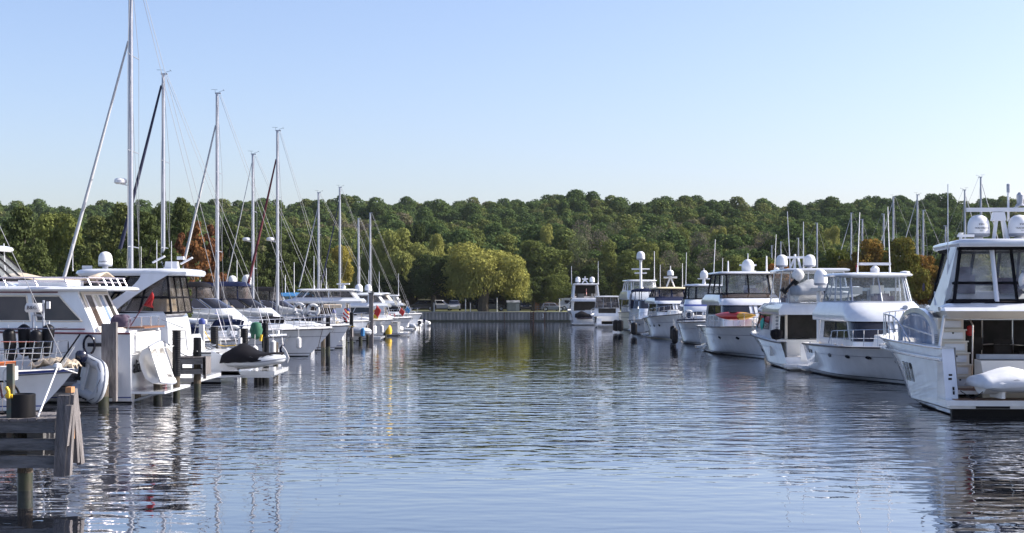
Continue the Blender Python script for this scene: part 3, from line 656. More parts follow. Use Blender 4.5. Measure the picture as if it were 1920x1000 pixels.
# ---------------------------------------------------------------- sailing yachts
def sailboat(label, loc, rz, L=11, B=3.5, mx=None, top=15, J=3.8, furl='sail_white', mr=.085, boom='canvas_grey', spr=2, hullm=('gelcoat', 'antifoul', 'stripe_blue', 'stripe_blue'),
             detail=True, dodger='canvas_navy', furl_r=.07, ztop=1.05, lean=0, radar=None, fore_top=.98, group=None, frac=None, furlfoot=None, instr=True):
    root = thing('sailboat', label, 'sailboat', loc, rz, group); h = Hull(L, B, 1.0, 1.3, rake=1.6, tw=.62, draft=.45, flare=1.0, full=2.0, chine=.72)
    h.build(root, hullm, line=11, nst=18); h.deck(root, cock=.0)
    mx = L*.56 if mx is None else mx
    shell(root, 'coachroof', [LV(1.0, L*.28, L*.74, B*.32, B*.2, 1.5), LV(1.5, L*.3, L*.70, B*.27, B*.16, 1.4)], 'gelcoat_deck')
    if detail:
        for sd, us in ((0, (.04, .28)), (1, (.72, .96))):
            pane(root, LV(1.0, L*.28, L*.74, B*.32, B*.2, 1.5), LV(1.5, L*.3, L*.70, B*.27, B*.16, 1.4), us[0], us[1], .45, .8, 'tint')
        if dodger: shell(root, 'dodger', [LV(1.45, L*.22, L*.38, B*.3, B*.24, .5), LV(2.1, L*.2, L*.34, B*.27, B*.2, .4), LV(2.2, L*.22, L*.33, B*.2, B*.15, .3)], dodger, aft=False)
        h.rail(root, .02, .97, .6, 9, r=.012, name='lifeline')
        b = MB()
        for z in (1.35, 1.65):
            b.tube([(1.4, B*.36, z), (.1, B*.33, z), (-.05, B*.2, z), (-.05, -B*.2, z), (.1, -B*.33, z), (1.4, -B*.36, z)], .016, 5)
        for yy in (-B*.33, -B*.12, B*.12, B*.33): b.tube([(.0, yy, 1.0), (.0, yy, 1.65)], .014, 5)
        b.build('stern_rail', 'chrome', root)
        boxes(root, 'helm_pedestal', [((L*.14, 0, 1.15), (.25, .3, .5))], 'gelcoat'); boxes(root, 'rail_bag', [((-.1, B*.22, 1.5), (.12, .4, .28))], random.Random(label).choice(['canvas_white', 'yellow', 'canvas_navy', 'fender_white', 'red']))
        bars(root, 'bimini_frame', [[(.4, s_*B*.3, 1.2), (.9, s_*B*.3, 2.9)] for s_ in (1, -1)]+[[(2.0, s_*B*.3, 1.2), (1.6, s_*B*.3, 2.95)] for s_ in (1, -1)], .02, 'chrome')
        if len(label) % 2: shell(root, 'bimini', [LV(2.88, .6, 2.6, B*.32, B*.32, .3), LV(3.0, .7, 2.5, B*.28, B*.28, .3)], random.Random(label+'b').choice(['canvas_navy', 'canvas_black', 'canvas_grey', 'canvas_tan']))
        bars(root, 'steering_wheel', [[Vector((L*.12, .45*math.cos(a*math.pi/6), 1.35+.45*math.sin(a*math.pi/6))) for a in range(13)], [(L*.12, 0, .8), (L*.12, 0, 1.4)]], .02, 'chrome')
    b = MB(); b.tube([(mx, 0, 1.4), (mx, 0, lerp(1.4, top, .5)), (mx, 0, top)], [mr, mr*.97, mr*.8], 10)
    b.box((mx-.06, 0, top+.03), (.35, .12, .07)); mast = b.build('mast', 'alu', root, ang=50)
    if instr: bars(mast, 'wind_sensor', [[(mx-.1, 0, top), (mx-.12, 0, top+.12), (mx-.4, 0, top+.2)], [(mx+.1, 0, top), (mx+.12, 0, top+.22)], [(mx-.02, 0, top+.24), (mx+.35, 0, top+.25)], [(mx-.44, 0, top+.16), (mx-.36, 0, top+.26)]], .009, 'black', 4)
    sy = .9 if spr else 0; seg = []; sp = []
    ft = lerp(1.4, top, fore_top)
    lv = [lerp(1.4, top, (k+1)/(spr+1)) for k in range(spr)]
    for z in lv: sp.append([(mx-.12, -sy, z-.02), (mx, 0, z+.03), (mx-.12, sy, z-.02)])
    if sp: bars(mast, 'spreader', sp, .022, 'alu', 5)
    cp = B/2-.1
    for sd in (1, -1):
        seg.append([(mx-.15, sd*cp, 1.15)]+[(mx-.12, sd*sy, z) for z in lv]+[(mx, 0, top-.1)])
        if lv: seg.append([(mx+.25, sd*cp*.9, 1.15), (mx, 0, lv[0]-.1)]); seg.append([(mx-.12, sd*sy, lv[0]), (mx, 0, lv[-1] if len(lv) > 1 else top*.8)])
    seg.append([(.1, 0, 1.0), (mx-.2, 0, top)]); seg.append([(mx+J, 0, 1.5), (mx, 0, ft)])
    if detail: seg.append([(mx-.15, .1, 1.7), (mx-.12, .12, top-.2)]); seg.append([(mx*.15, 0, 2.1), (mx-.15, 0, top-.1)])
    bars(root, 'standing_rigging', seg, .0105, 'wire', 4)
    if furl:
        a = Vector((mx+J, 0, 1.6)); q = Vector((mx, 0, ft)); b = MB(); n = 14
        b.tube([a.lerp(q, i/n*.96+.01)-Vector((0, 0, .12*math.sin(math.pi*i/n))) for i in range(n+1)], [furl_r*(.55+.45*min(1, i/2)-.5*(i/n)**2) for i in range(n+1)], 7); b.build('furled_sail', furl, root, ang=80)
    if boom:
        b = MB(); b.tube([(mx-.1, 0, 2.1), (mx-.1-L*.38, 0, 2.15)], .06, 8, m=1)
        rows = []
        for i in range(13):
            q = i/12; x = mx-.12-q*L*.36; hh = lerp(.62, .22, q**.7); w_ = lerp(.16, .1, q); rows.append([Vector((x, w_*math.cos(a), 2.3+hh*.5*(1+math.sin(a))-.08+.02*math.sin(i*2.3+a))) for a in [2*math.pi*j/10 for j in range(10)]])
        b.grid(rows, close=True, m=0); b.poly(rows[-1], m=0); b.build('boom', [boom, 'alu'], root, ang=60)
    if radar:
        b = MB(); b.lathe([(.2, 0), (.28, .05), (.28, .17), (.2, .24)], (mx+.45, 0, radar), 14); b.tube([(mx, 0, radar-.1), (mx+.45, 0, radar)], .03, 5); b.build('radar_dome', 'alu_white', root)
    return root, mx, h
# ---------------------------------------------------------------- the setting: water, ground, hills, sea wall
b = MB(); b.poly([(-700, -60, 0), (700, -60, 0), (700, 190, 0), (-700, 190, 0)]); struct(b.build('water', 'water', fix=False))
RIDGE = [(-400, 384), (0, 387), (100, 389), (165, 395), (300, 386), (400, 391), (560, 381), (640, 381), (700, 378), (800, 384), (900, 386), (960, 384), (1000, 375), (1060, 366), (1100, 373), (1170, 386), (1230, 378), (1300, 376), (1340, 386), (1400, 391), (1500, 381), (1600, 379), (1700, 373), (1760, 383), (1800, 386), (1920, 378), (2300, 384)]
def ridge(x):
    px = 960+F*x/430
    if px <= RIDGE[0][0]: return H(RIDGE[0][1], 430)-11.8
    for (a, ya), (c, yc) in zip(RIDGE[:-1], RIDGE[1:]):
        if a <= px <= c: return H(lerp(ya, yc, (px-a)/(c-a)), 430)-11.8
    return H(RIDGE[-1][1], 430)-11.8
def hill(x, y):
    q = max(0, min(1, (y-216)/214)); r = ridge(x)
    if y > 430: return r+(-.02)*(y-430)
    return 1.25+(r-1.25)*(q**1.05)
b = MB(); ys = [186.3, 190, 200, 216]+[216+i*214/14 for i in range(1, 15)]+[500, 700, 900]; xs = [-700, -500, -400]+[-300+i*12 for i in range(51)]+[400, 500, 700]
b.grid([[Vector((x, y, hill(x, y))) for x in xs] for y in ys]); struct(b.build('hills', 'earth', fix=False))
b = MB(); b.grid([[Vector((x, y, 1.256 if y < 214 else hill(x, y)+.02)) for x in [-80, -30, 0, 30, 80]] for y in (186.6, 192, 200, 216)]); struct(b.build('lawn', 'grass', fix=False))
b = MB(); b.box((0, 204, 1.262), (190, 5.5, .01)); struct(b.build('road', 'asphalt'))
b = MB(); b.box((-58, 83, .3), (62, 206, 1.6)); struct(b.build('left_shore', 'earth'))
b = MB(); b.box((70, 126, .3), (86, 40, 1.5)); struct(b.build('right_shore', 'earth'))
# corrugated steel sea wall
t = thing('sea_wall', 'long blue-grey corrugated steel sea wall across the far end of the basin', 'sea wall', (0, 186, 0))
b = MB(); pts = []; x = -27.0
while x < 27.2:
    pts += [(x, 0), (x+.16, 0), (x+.24, .18), (x+.40, .18)]; x += .48
b.grid([[Vector((px, py-.09, -.6)) for px, py in pts], [Vector((px, py-.09, 1.2)) for px, py in pts]]); b.build('sheet_piling', 'steel_wall', t, ang=20)
b = MB(); b.box((0, .12, 1.24), (54.4, .62, .12)); b.build('cap_beam', 'steel_wall', t); b = MB(); b.box((0, -.12, .06), (54.4, .06, .30)); b.build('tide_band', 'pile_wet', t)
bars(t, 'ladder', [[(X(995, 186)+k, -.24, -.2), (X(995, 186)+k, -.24, 1.35)] for k in (0, .42)]+[[(X(995, 186), -.24, z), (X(995, 186)+.42, -.24, z)] for z in (.1, .4, .7, 1.0)], .05, 'rust')
boxes(t, 'fender_post', [((X(1000, 186), -.22, .4), (.2, .2, 1.8)), ((X(1021, 186), -.22, .4), (.14, .14, 1.6)), ((X(946, 186), -.2, .4), (.07, .1, 1.6))], 'rust')
text(t, 'number', '3', .8, (X(1018, 186), -.14, .72), (1, 0, 0), (0, 0, 1), 'white_paint')

# ---------------------------------------------------------------- trees
rng = np.random.default_rng(5)
def quads(name, ctr, nrm, size, mats, asp=1.0, up=None):
    n = len(ctr); r = rng.normal(size=(n, 3)) if up is None else up+rng.normal(size=(n, 3))*.12
    nrm = nrm/np.linalg.norm(nrm, axis=1)[:, None]
    u = np.cross(nrm, r) if up is None else r-nrm*np.sum(r*nrm, 1)[:, None]; u /= np.linalg.norm(u, axis=1)[:, None]+1e-9; v = np.cross(nrm, u)
    s = size[:, None]; j = rng.uniform(.6, 1.15, size=(n, 4, 1))
    c = np.stack([(-u-v*asp)*s, (u-v*asp)*s, (u+v*asp)*s, (-u+v*asp)*s], 1)*j+ctr[:, None, :]
    me = bpy.data.meshes.new(name); me.vertices.add(n*4); me.vertices.foreach_set('co', c.reshape(-1).astype(np.float32))
    me.loops.add(n*4); me.loops.foreach_set('vertex_index', np.arange(n*4, dtype=np.int32)); me.polygons.add(n)
    me.polygons.foreach_set('loop_start', np.arange(0, n*4, 4, dtype=np.int32)); me.update(calc_edges=True)
    me.materials.append(M[mats]); return me
def crown(name, mat_, R=4, Hc=6, z0=3, lobes=14, n=2600, leaf=.28, kind='round', jit=.55, seed=1):
    global rng
    rng = np.random.default_rng(seed)
    if kind == 'round':
        d = rng.normal(size=(lobes, 3)); d /= np.linalg.norm(d, axis=1)[:, None]; d *= rng.uniform(.30, .86, size=(lobes, 1))
        c = d*np.array([R, R, Hc/2])+np.array([0, 0, z0+Hc/2]); r = rng.uniform(.13, .36, lobes)*R
        c[0] = (0, 0, z0+Hc*.62); r[0] = R*.5; c[1] = (0, 0, z0+Hc*.4); r[1] = R*.6
    elif kind == 'pine':
        c = []; r = []
        for k in range(lobes):
            q = (k+.5)/lobes; a = k*2.4; rad = R*(1-q)**.7*rng.uniform(.45, .95); c.append((rad*math.cos(a), rad*math.sin(a), z0+Hc*q)); r.append(R*(.20+.16*(1-q))*rng.uniform(.8, 1.3))
        c = np.array(c); r = np.array(r)
    elif kind == 'willow':
        d = rng.normal(size=(lobes, 3)); d /= np.linalg.norm(d, axis=1)[:, None]; d[:, 2] = np.abs(d[:, 2]); d *= rng.uniform(.45, .84, size=(lobes, 1))
        c = d*np.array([R, R, Hc*.66])+np.array([0, 0, z0+Hc*.24]); r = rng.uniform(.16, .34, lobes)*R
    elif kind == 'poplar':
        c = []; r = []
        for k in range(lobes):
            q = (k+.3)/lobes; a = k*2.4; rad = R*.45*math.sin(math.pi*min(1, q*.85+.12)); c.append((rad*math.cos(a), rad*math.sin(a), z0+Hc*q)); r.append(R*.45*rng.uniform(.8, 1.2))
        c = np.array(c); r = np.array(r)
    k = rng.choice(len(r), size=int(n*1.5), p=r**2/np.sum(r**2)); d = rng.normal(size=(len(k), 3)); d /= np.linalg.norm(d, axis=1)[:, None]
    rr = rng.uniform(.66, 1.12, size=(len(k), 1))**1.0; zsq = np.array([1, 1, .8 if kind != 'pine' else .55])
    p = c[k]+d*r[k][:, None]*rr*zsq
    ins = np.zeros(len(p), int)
    for i in range(len(r)):
        q = (p-c[i])/zsq; ins += (np.linalg.norm(q, axis=1) < r[i]*.78) & (k != i)
    keep = (ins == 0); p = p[keep][:n]; d = d[keep][:n]
    nr = d+rng.normal(size=d.shape)*jit*.9
    sz = rng.uniform(.55, 1.3, len(p))*leaf
    if kind == 'willow':
        m1 = quads('foliage', p, nr, sz, mat_)
        # strands hang from every lobe, so the crown falls in separate cascades
        ns = int(n*1.5); kk = rng.choice(len(r), size=ns, p=r/np.sum(r)); a = rng.uniform(0, 2*math.pi, ns); u_ = rng.uniform(.6, 1.08, ns)*r[kk]
        x_ = c[kk, 0]+u_*np.cos(a); y_ = c[kk, 1]+u_*np.sin(a); ztop = c[kk, 2]+r[kk]*.3; rad = np.hypot(x_, y_)/R
        low = z0+np.clip(1.0-rad, 0, 1)*1.5+.7*np.sin(np.arctan2(y_, x_)*3+.7)+rng.uniform(-.5, .9, ns)+r[kk]*.3
        zz = low+(ztop-low)*rng.uniform(0, 1, ns)**.8; q = np.stack([x_, y_, zz], 1)
        nn = np.stack([np.cos(a), np.sin(a), np.full(ns, .3)], 1)+rng.normal(size=(ns, 3))*.6; tg = np.stack([-np.sin(a), np.cos(a), 0*a], 1)
        m2 = quads('foliage', q, nn, rng.uniform(.5, 1.1, ns)*leaf*.5, mat_, asp=3.4, up=tg)
        import bmesh
        bm = bmesh.new(); bm.from_mesh(m1); bm.from_mesh(m2); bm.to_mesh(m1); bm.free(); return m1
    return quads('foliage', p, nr, sz, mat_)
def trunk_mesh(h, r, seed=0, limbs=5, top=.75, m='bark'):
    rd = random.Random(seed); b = MB(); pts = [Vector((rd.uniform(-.1, .1)*i, rd.uniform(-.1, .1)*i, h*top*i/5)) for i in range(6)]; pts[0] = Vector((0, 0, -.5))
    b.tube(pts, [r*(1.25-i*.17) for i in range(6)], 8)
    for k in range(limbs):
        q = rd.uniform(.35, .9); p = pts[0].lerp(pts[5], q); a = k*2.4; l = h*.32*(1.2-q)
        b.tube([p, p+Vector((math.cos(a)*l*.5, math.sin(a)*l*.5, l*.45)), p+Vector((math.cos(a)*l, math.sin(a)*l, l*1.1))], [r*.45, r*.3, r*.08], 5)
    return b
PROTO = {}; BND = {}
def proto(key, mat_, kw, h, r):
    me = crown(key, mat_, **kw); tb = trunk_mesh(h, r, seed=kw.get('seed', 1)); o = tb.build('trunk', 'bark'); tm = o.data; bpy.data.objects.remove(o)
    PROTO[key] = (me, tm); a = np.zeros(len(me.vertices)*3, np.float32); me.vertices.foreach_get('co', a); a = a.reshape(-1, 3); BND[key] = (float(np.percentile(a[:, 2], 99.7)), float(np.percentile(np.abs(a[:, 0]), 98)))
proto('dark', 'leaf_dark', dict(R=4, Hc=7, z0=1.5, lobes=30, n=13000, leaf=0.1, seed=3), 8, .28)
proto('mid', 'leaf_mid', dict(R=4, Hc=7, z0=1.8, lobes=30, n=13000, leaf=0.1, seed=4), 8, .26)
proto('mid_b', 'leaf_mid', dict(R=3.6, Hc=7.5, z0=1.5, lobes=28, n=12000, leaf=0.1, seed=14), 8, .24)
proto('yellow', 'leaf_yellow', dict(R=3.5, Hc=7, z0=2, lobes=26, n=10000, leaf=0.1, seed=5), 8, .2)
proto('willow', 'leaf_willow', dict(R=5.2, Hc=9.0, z0=1.7, lobes=38, n=17000, leaf=.10, kind='willow', seed=6), 8.5, .5)
proto('willow_b', 'leaf_olive', dict(R=4, Hc=9.5, z0=1.5, lobes=30, n=12000, leaf=.10, kind='willow', seed=26), 10, .3)
proto('rust', 'leaf_rust', dict(R=2.6, Hc=7.5, z0=.8, lobes=20, n=5000, leaf=.13, kind='pine', seed=7), 8, .18)
proto('pine', 'leaf_pine', dict(R=3.3, Hc=8.5, z0=1.0, lobes=30, n=9500, leaf=.10, kind='pine', seed=8, jit=1.1), 9.6, .2)
proto('pine_b', 'leaf_pine', dict(R=3.6, Hc=7.8, z0=.8, lobes=26, n=9500, leaf=.10, kind='pine', seed=18, jit=1.1), 9.2, .2)
proto('autumn', 'leaf_autumn', dict(R=2.6, Hc=5.6, z0=1.2, lobes=28, n=11000, leaf=.075, seed=9), 6, .14)
proto('grey', 'leaf_grey', dict(R=3.4, Hc=9, z0=2.5, lobes=16, n=3200, leaf=.10, kind='poplar', seed=10), 12, .14)
proto('poplar', 'leaf_mid', dict(R=2.8, Hc=9.5, z0=1.5, lobes=16, n=8000, leaf=.105, kind='poplar', seed=11), 11, .16)
def tree(key, label, px, Z, toppy, wid=None, base=1.2, name='tree', cat='tree', group=None, rz=None):
    me, tm = PROTO[key]; x = X(px, Z); h = H(toppy, Z)-base
    zmax, xw = BND[key]
    sz = h/zmax; sx = sz if wid is None else (wid*Z/F/2)/xw
    t = thing(name, label, cat, (x, Z, base), random.Random(px*7).uniform(0, 360) if rz is None else rz, group); t.scale = (sx, sx, sz)
    a = bpy.data.objects.new('crown', me); C.objects.link(a); a.parent = t
    c = bpy.data.objects.new('trunk', tm); C.objects.link(c); c.parent = t; return t
# trees that stand out along the far bank
tree('willow', 'big yellow-green willow with a round drooping crown on the lawn behind the sea wall', 906, 193, 461, 158, 1.25, 'willow_tree')
tree('willow_b', 'golden yellow tree touching the right side of the big willow', 972, 197, 500, 46, 1.25)
tree('dark', 'dark green tree left of the big willow, its shaded crown reaching the parked cars', 812, 196, 478, 84, 1.25)
tree('willow_b', 'tall olive-yellow tree left of the willow, tallest of the bank trees', 752, 204, 432, 96, 1.25)
tree('willow_b', 'yellow-green rounded tree just behind the dark tree by the willow', 815, 212, 443, 64, 1.25)
tree('mid_b', 'bright green tall tree with several pale stems right of the willow', 1018, 206, 452, 92, 1.25)
tree('dark', 'low dark green tree beneath the bright green tree right of the willow', 1000, 199, 520, 66, 1.25)
tree('mid', 'low green tree by the white trailer on the far lawn', 1045, 198, 515, 60, 1.25)
tree('yellow', 'yellow autumn tree behind the white masts of the left moorings', 655, 208, 463, 52, 1.25)
tree('willow_b', 'green tree between the yellow autumn tree and the tall olive-yellow tree', 700, 206, 450, 70, 1.25)
tree('dark', 'dark green bushy tree behind the far end of the left moorings', 735, 196, 515, 88, 1.25)
for px, Z, py, wd, k, lab in [(1108, 205, 498, 66, 'dark', 'dark round tree behind the pair of domes of the farthest yacht'), (1140, 212, 452, 40, 'poplar', 'slim yellow-green tree above the small white cruiser at the far end'), (1085, 216, 440, 50, 'grey', 'thin bare grey tree rising between the willow and the farthest yacht'),
        (1175, 206, 470, 50, 'poplar', 'slim green tree left of the mast with a single white dome'), (1210, 210, 455, 64, 'mid', 'olive tree right behind the mast with a single white dome'), (1255, 208, 470, 44, 'grey', 'sparse grey-brown tree behind the cream bimini'),
        (1290, 205, 500, 66, 'dark', 'dark tree behind the blue-striped yacht'), (1330, 212, 468, 60, 'grey', 'bare grey tree between the blue-striped yacht and the yacht with the kayak'), (1365, 208, 480, 72, 'mid_b', 'green tree behind the hardtop of the yacht with the kayak'),
        (1122, 224, 432, 50, 'grey', 'tall leafless grey tree on the slope above the farthest yacht'), (1056, 222, 430, 46, 'poplar', 'narrow green tree on the slope right of the willow'), (1400, 220, 462, 70, 'grey', 'sparse grey tree on the slope behind the autumn bushes'),
        (1460, 214, 452, 84, 'dark', 'broad dark tree behind the pair of domes on the right'), (1525, 222, 440, 74, 'mid', 'green tree above the large yacht with the covered dinghy'),
        (880, 226, 428, 96, 'mid', 'rounded green tree on the slope rising above the willow'), (945, 224, 440, 64, 'poplar', 'green tree on the slope over the right shoulder of the willow')]:
    tree(k, lab, px, Z, py, wd, hill(X(px, Z), Z))
for i_, (px, Z, py, wd, k, lab) in enumerate([(1150, 238, 418, 44, 'grey', 'tall bare grey tree on the slope above the slim yellow-green tree'), (1090, 244, 414, 46, 'grey', 'pale leafless tree high on the slope left of the tall bare grey one'), (1185, 232, 430, 44, 'poplar', 'yellowish narrow tree on the slope above the single-dome mast'), (1232, 236, 425, 48, 'grey', 'bare grey tree on the slope right of the single-dome mast'), (1280, 240, 428, 44, 'poplar', 'narrow green tree on the slope behind the blue-striped yacht'),
        (1312, 230, 436, 44, 'grey', 'thin grey tree on the slope behind the kayak yacht domes'), (1350, 236, 430, 46, 'willow_b', 'olive tree on the slope above the kayak yacht'), (1432, 238, 436, 48, 'grey', 'leafless grey tree on the slope above the orange bushes'), (1490, 240, 430, 50, 'grey', 'bare tree on the slope between two short masts'), (1030, 236, 424, 50, 'willow_b', 'olive rounded tree on the slope just right of the willow top'),
        (1560, 236, 428, 54, 'willow_b', 'olive tree on the slope above the twin domes'), (660, 232, 440, 50, 'poplar', 'narrow green tree behind the yellow autumn tree'), (780, 230, 420, 56, 'dark', 'dark round tree on the slope above the olive trees')]):
    tree(k, lab, px, Z, py, wd, hill(X(px, Z), Z))
# left shore: pines and a rust-brown tree
for i, (px, Z, py, wd, k, lab) in enumerate([(-30, 84, 392, 130, 'pine', 'dark pine cut off by the left edge of the photo'), (42, 80, 391, 128, 'pine_b', 'dark pine with rusty cones near the left edge above the white flybridge'), (118, 92, 402, 118, 'mid', 'lighter green pine-like tree crossed by the long white furled sail'),
        (75, 70, 462, 96, 'pine_b', 'low round pine behind the long white cabin'), (182, 104, 408, 118, 'pine', 'green pine between the white furled sail and the navy furled sail'), (150, 74, 462, 110, 'pine', 'bushy low pine left of the radar dome on the hardtop cruiser'),
        (228, 90, 384, 110, 'pine_b', 'tall dark pine directly behind the tallest mast'), (272, 76, 400, 120, 'pine', 'dense dark pine between the two nearest masts'), (300, 108, 390, 96, 'pine_b', 'dark pine behind the second mast'),
        (340, 96, 374, 84, 'pine', 'spiky-topped pine standing above the treeline left of the third mast'), (368, 88, 418, 92, 'rust', 'rust-brown dead pine behind the third mast'), (338, 84, 440, 70, 'rust', 'smaller rust-brown tree in front of the spiky-topped pine'),
        (430, 118, 418, 84, 'pine', 'dark green pine right of the rust-brown tree'), (470, 128, 432, 84, 'pine_b', 'dark pine behind the fourth mast'), (520, 130, 440, 84, 'pine', 'dark pine behind the mast with the maroon furled sail'),
        (562, 146, 440, 84, 'dark', 'dark broadleaf tree between the maroon sail mast and the next mast'), (604, 160, 450, 84, 'pine_b', 'dark pine behind the sixth mast'), (628, 172, 462, 60, 'yellow', 'golden yellow tree behind the seventh mast'), (395, 104, 424, 70, 'rust', 'narrow rust-brown tree just right of the third mast'), (20, 64, 470, 100, 'pine', 'low pine behind the white flybridge windscreen'), (230, 66, 470, 96, 'pine_b', 'low dark pine behind the white hardtop'), (320, 70, 468, 90, 'pine', 'low dark pine behind the aft end of the hardtop cruiser')]):
    tree(k, lab, px, Z, py, wd, 1.1, 'pine_tree' if 'pine' in lab else 'tree')
# right shore: small autumn trees
for px, Z, py, wd, k, lab in [(1418, 118, 484, 80, 'autumn', 'small orange and green tree behind the white dome of the kayak yacht'), (1462, 116, 496, 60, 'autumn', 'small rusty orange bush left of the twin-dome yacht'), (1560, 114, 470, 76, 'autumn', 'reddish autumn tree behind the twin domes'),
        (1622, 112, 450, 84, 'autumn', 'yellow-green autumn tree above the open radar bar'), (1694, 110, 448, 84, 'autumn', 'dense dark green and yellow tree left of the large flybridge yacht'), (1740, 112, 480, 60, 'autumn', 'small tree half hidden by the hardtop of the large flybridge yacht'),
        (1650, 118, 470, 60, 'dark', 'dark tree between the two dense autumn trees'), (1840, 112, 470, 110, 'autumn', 'tree seen through the clear panels of the large flybridge yacht'), (1500, 120, 500, 70, 'dark', 'low dark tree behind the pair of domes of the yacht with the covered dinghy'), (1790, 118, 450, 70, 'autumn', 'orange-tipped tree above the hardtop of the large flybridge yacht'), (1900, 114, 470, 100, 'dark', 'dark tree behind the right end of the large flybridge yacht')]:
    tree(k, lab, px, Z, py, wd, 1.05)

# the wooded hillside reads as one mass: one object, tree crowns instanced on scattered points
def forest():
    rd = random.Random(11); pts = []; sc = []
    y = 218.0
    while y < 470:
        st = 3.6+(y-218)/250*1.7; xr = y*.40+25; x = -xr
        while x < xr:
            px, py = x+rd.uniform(-.45, .45)*st, y+rd.uniform(-.45, .45)*st
            pts.append((px, py, hill(px, py)-.4)); sc.append(rd.uniform(.55, 1.12) if y < 360 else rd.uniform(.9, 1.25)); x += st
        y += st*.85
    me = bpy.data.meshes.new('forest'); me.from_pydata(pts, [], []); at = me.attributes.new('size', 'FLOAT', 'POINT'); at.data.foreach_set('value', sc)
    o = bpy.data.objects.new('forest', me); C.objects.link(o); o['kind'] = 'stuff'
    protos = []
    for i, kw in enumerate([dict(R=4.1, Hc=7.5, z0=3.5, lobes=34), dict(R=3.4, Hc=9, z0=3, lobes=40), dict(R=4.6, Hc=7.5, z0=3.4, lobes=44), dict(R=3.4, Hc=9.5, z0=2.5, lobes=18, kind='poplar'), dict(R=4.2, Hc=8, z0=3.2, lobes=22)]):
        m = crown('forest_crown', 'leaf_forest', n=6500, leaf=.15, seed=30+i, **kw); q = bpy.data.objects.new('forest_crown', m); protos.append(q)
    ng = bpy.data.node_groups.new('scatter', 'GeometryNodeTree'); ng.interface.new_socket('Geometry', in_out='INPUT', socket_type='NodeSocketGeometry'); ng.interface.new_socket('Geometry', in_out='OUTPUT', socket_type='NodeSocketGeometry')
    N = ng.nodes; L_ = ng.links; gi = N.new('NodeGroupInput'); go = N.new('NodeGroupOutput'); ip = N.new('GeometryNodeInstanceOnPoints'); jn = N.new('GeometryNodeJoinGeometry')
    for q in protos[::-1]:
        oi = N.new('GeometryNodeObjectInfo'); oi.inputs['Object'].default_value = q; oi.inputs['As Instance'].default_value = True; L_.new(oi.outputs['Geometry'], jn.inputs[0])
    L_.new(gi.outputs[0], ip.inputs['Points']); L_.new(jn.outputs[0], ip.inputs['Instance']); ip.inputs['Pick Instance'].default_value = True
    ri = N.new('FunctionNodeRandomValue'); ri.data_type = 'INT'; ri.inputs['Min'].default_value = 0; ri.inputs['Max'].default_value = 4; L_.new([s for s in ri.outputs if s.type == 'INT'][0], ip.inputs['Instance Index'])
    rr = N.new('FunctionNodeRandomValue'); rr.data_type = 'FLOAT_VECTOR'; rr.inputs['Min'].default_value = (0, 0, 0); rr.inputs['Max'].default_value = (.35, .35, 6.28); rr.inputs['Seed'].default_value = 3; L_.new(rr.outputs[0], ip.inputs['Rotation'])
    na = N.new('GeometryNodeInputNamedAttribute'); na.data_type = 'FLOAT'; na.inputs['Name'].default_value = 'size'
    L_.new([s for s in na.outputs if s.enabled and s.name == 'Attribute'][0], ip.inputs['Scale']); L_.new(ip.outputs[0], go.inputs[0])
    md = o.modifiers.new('scatter', 'NODES'); md.node_group = ng
forest()


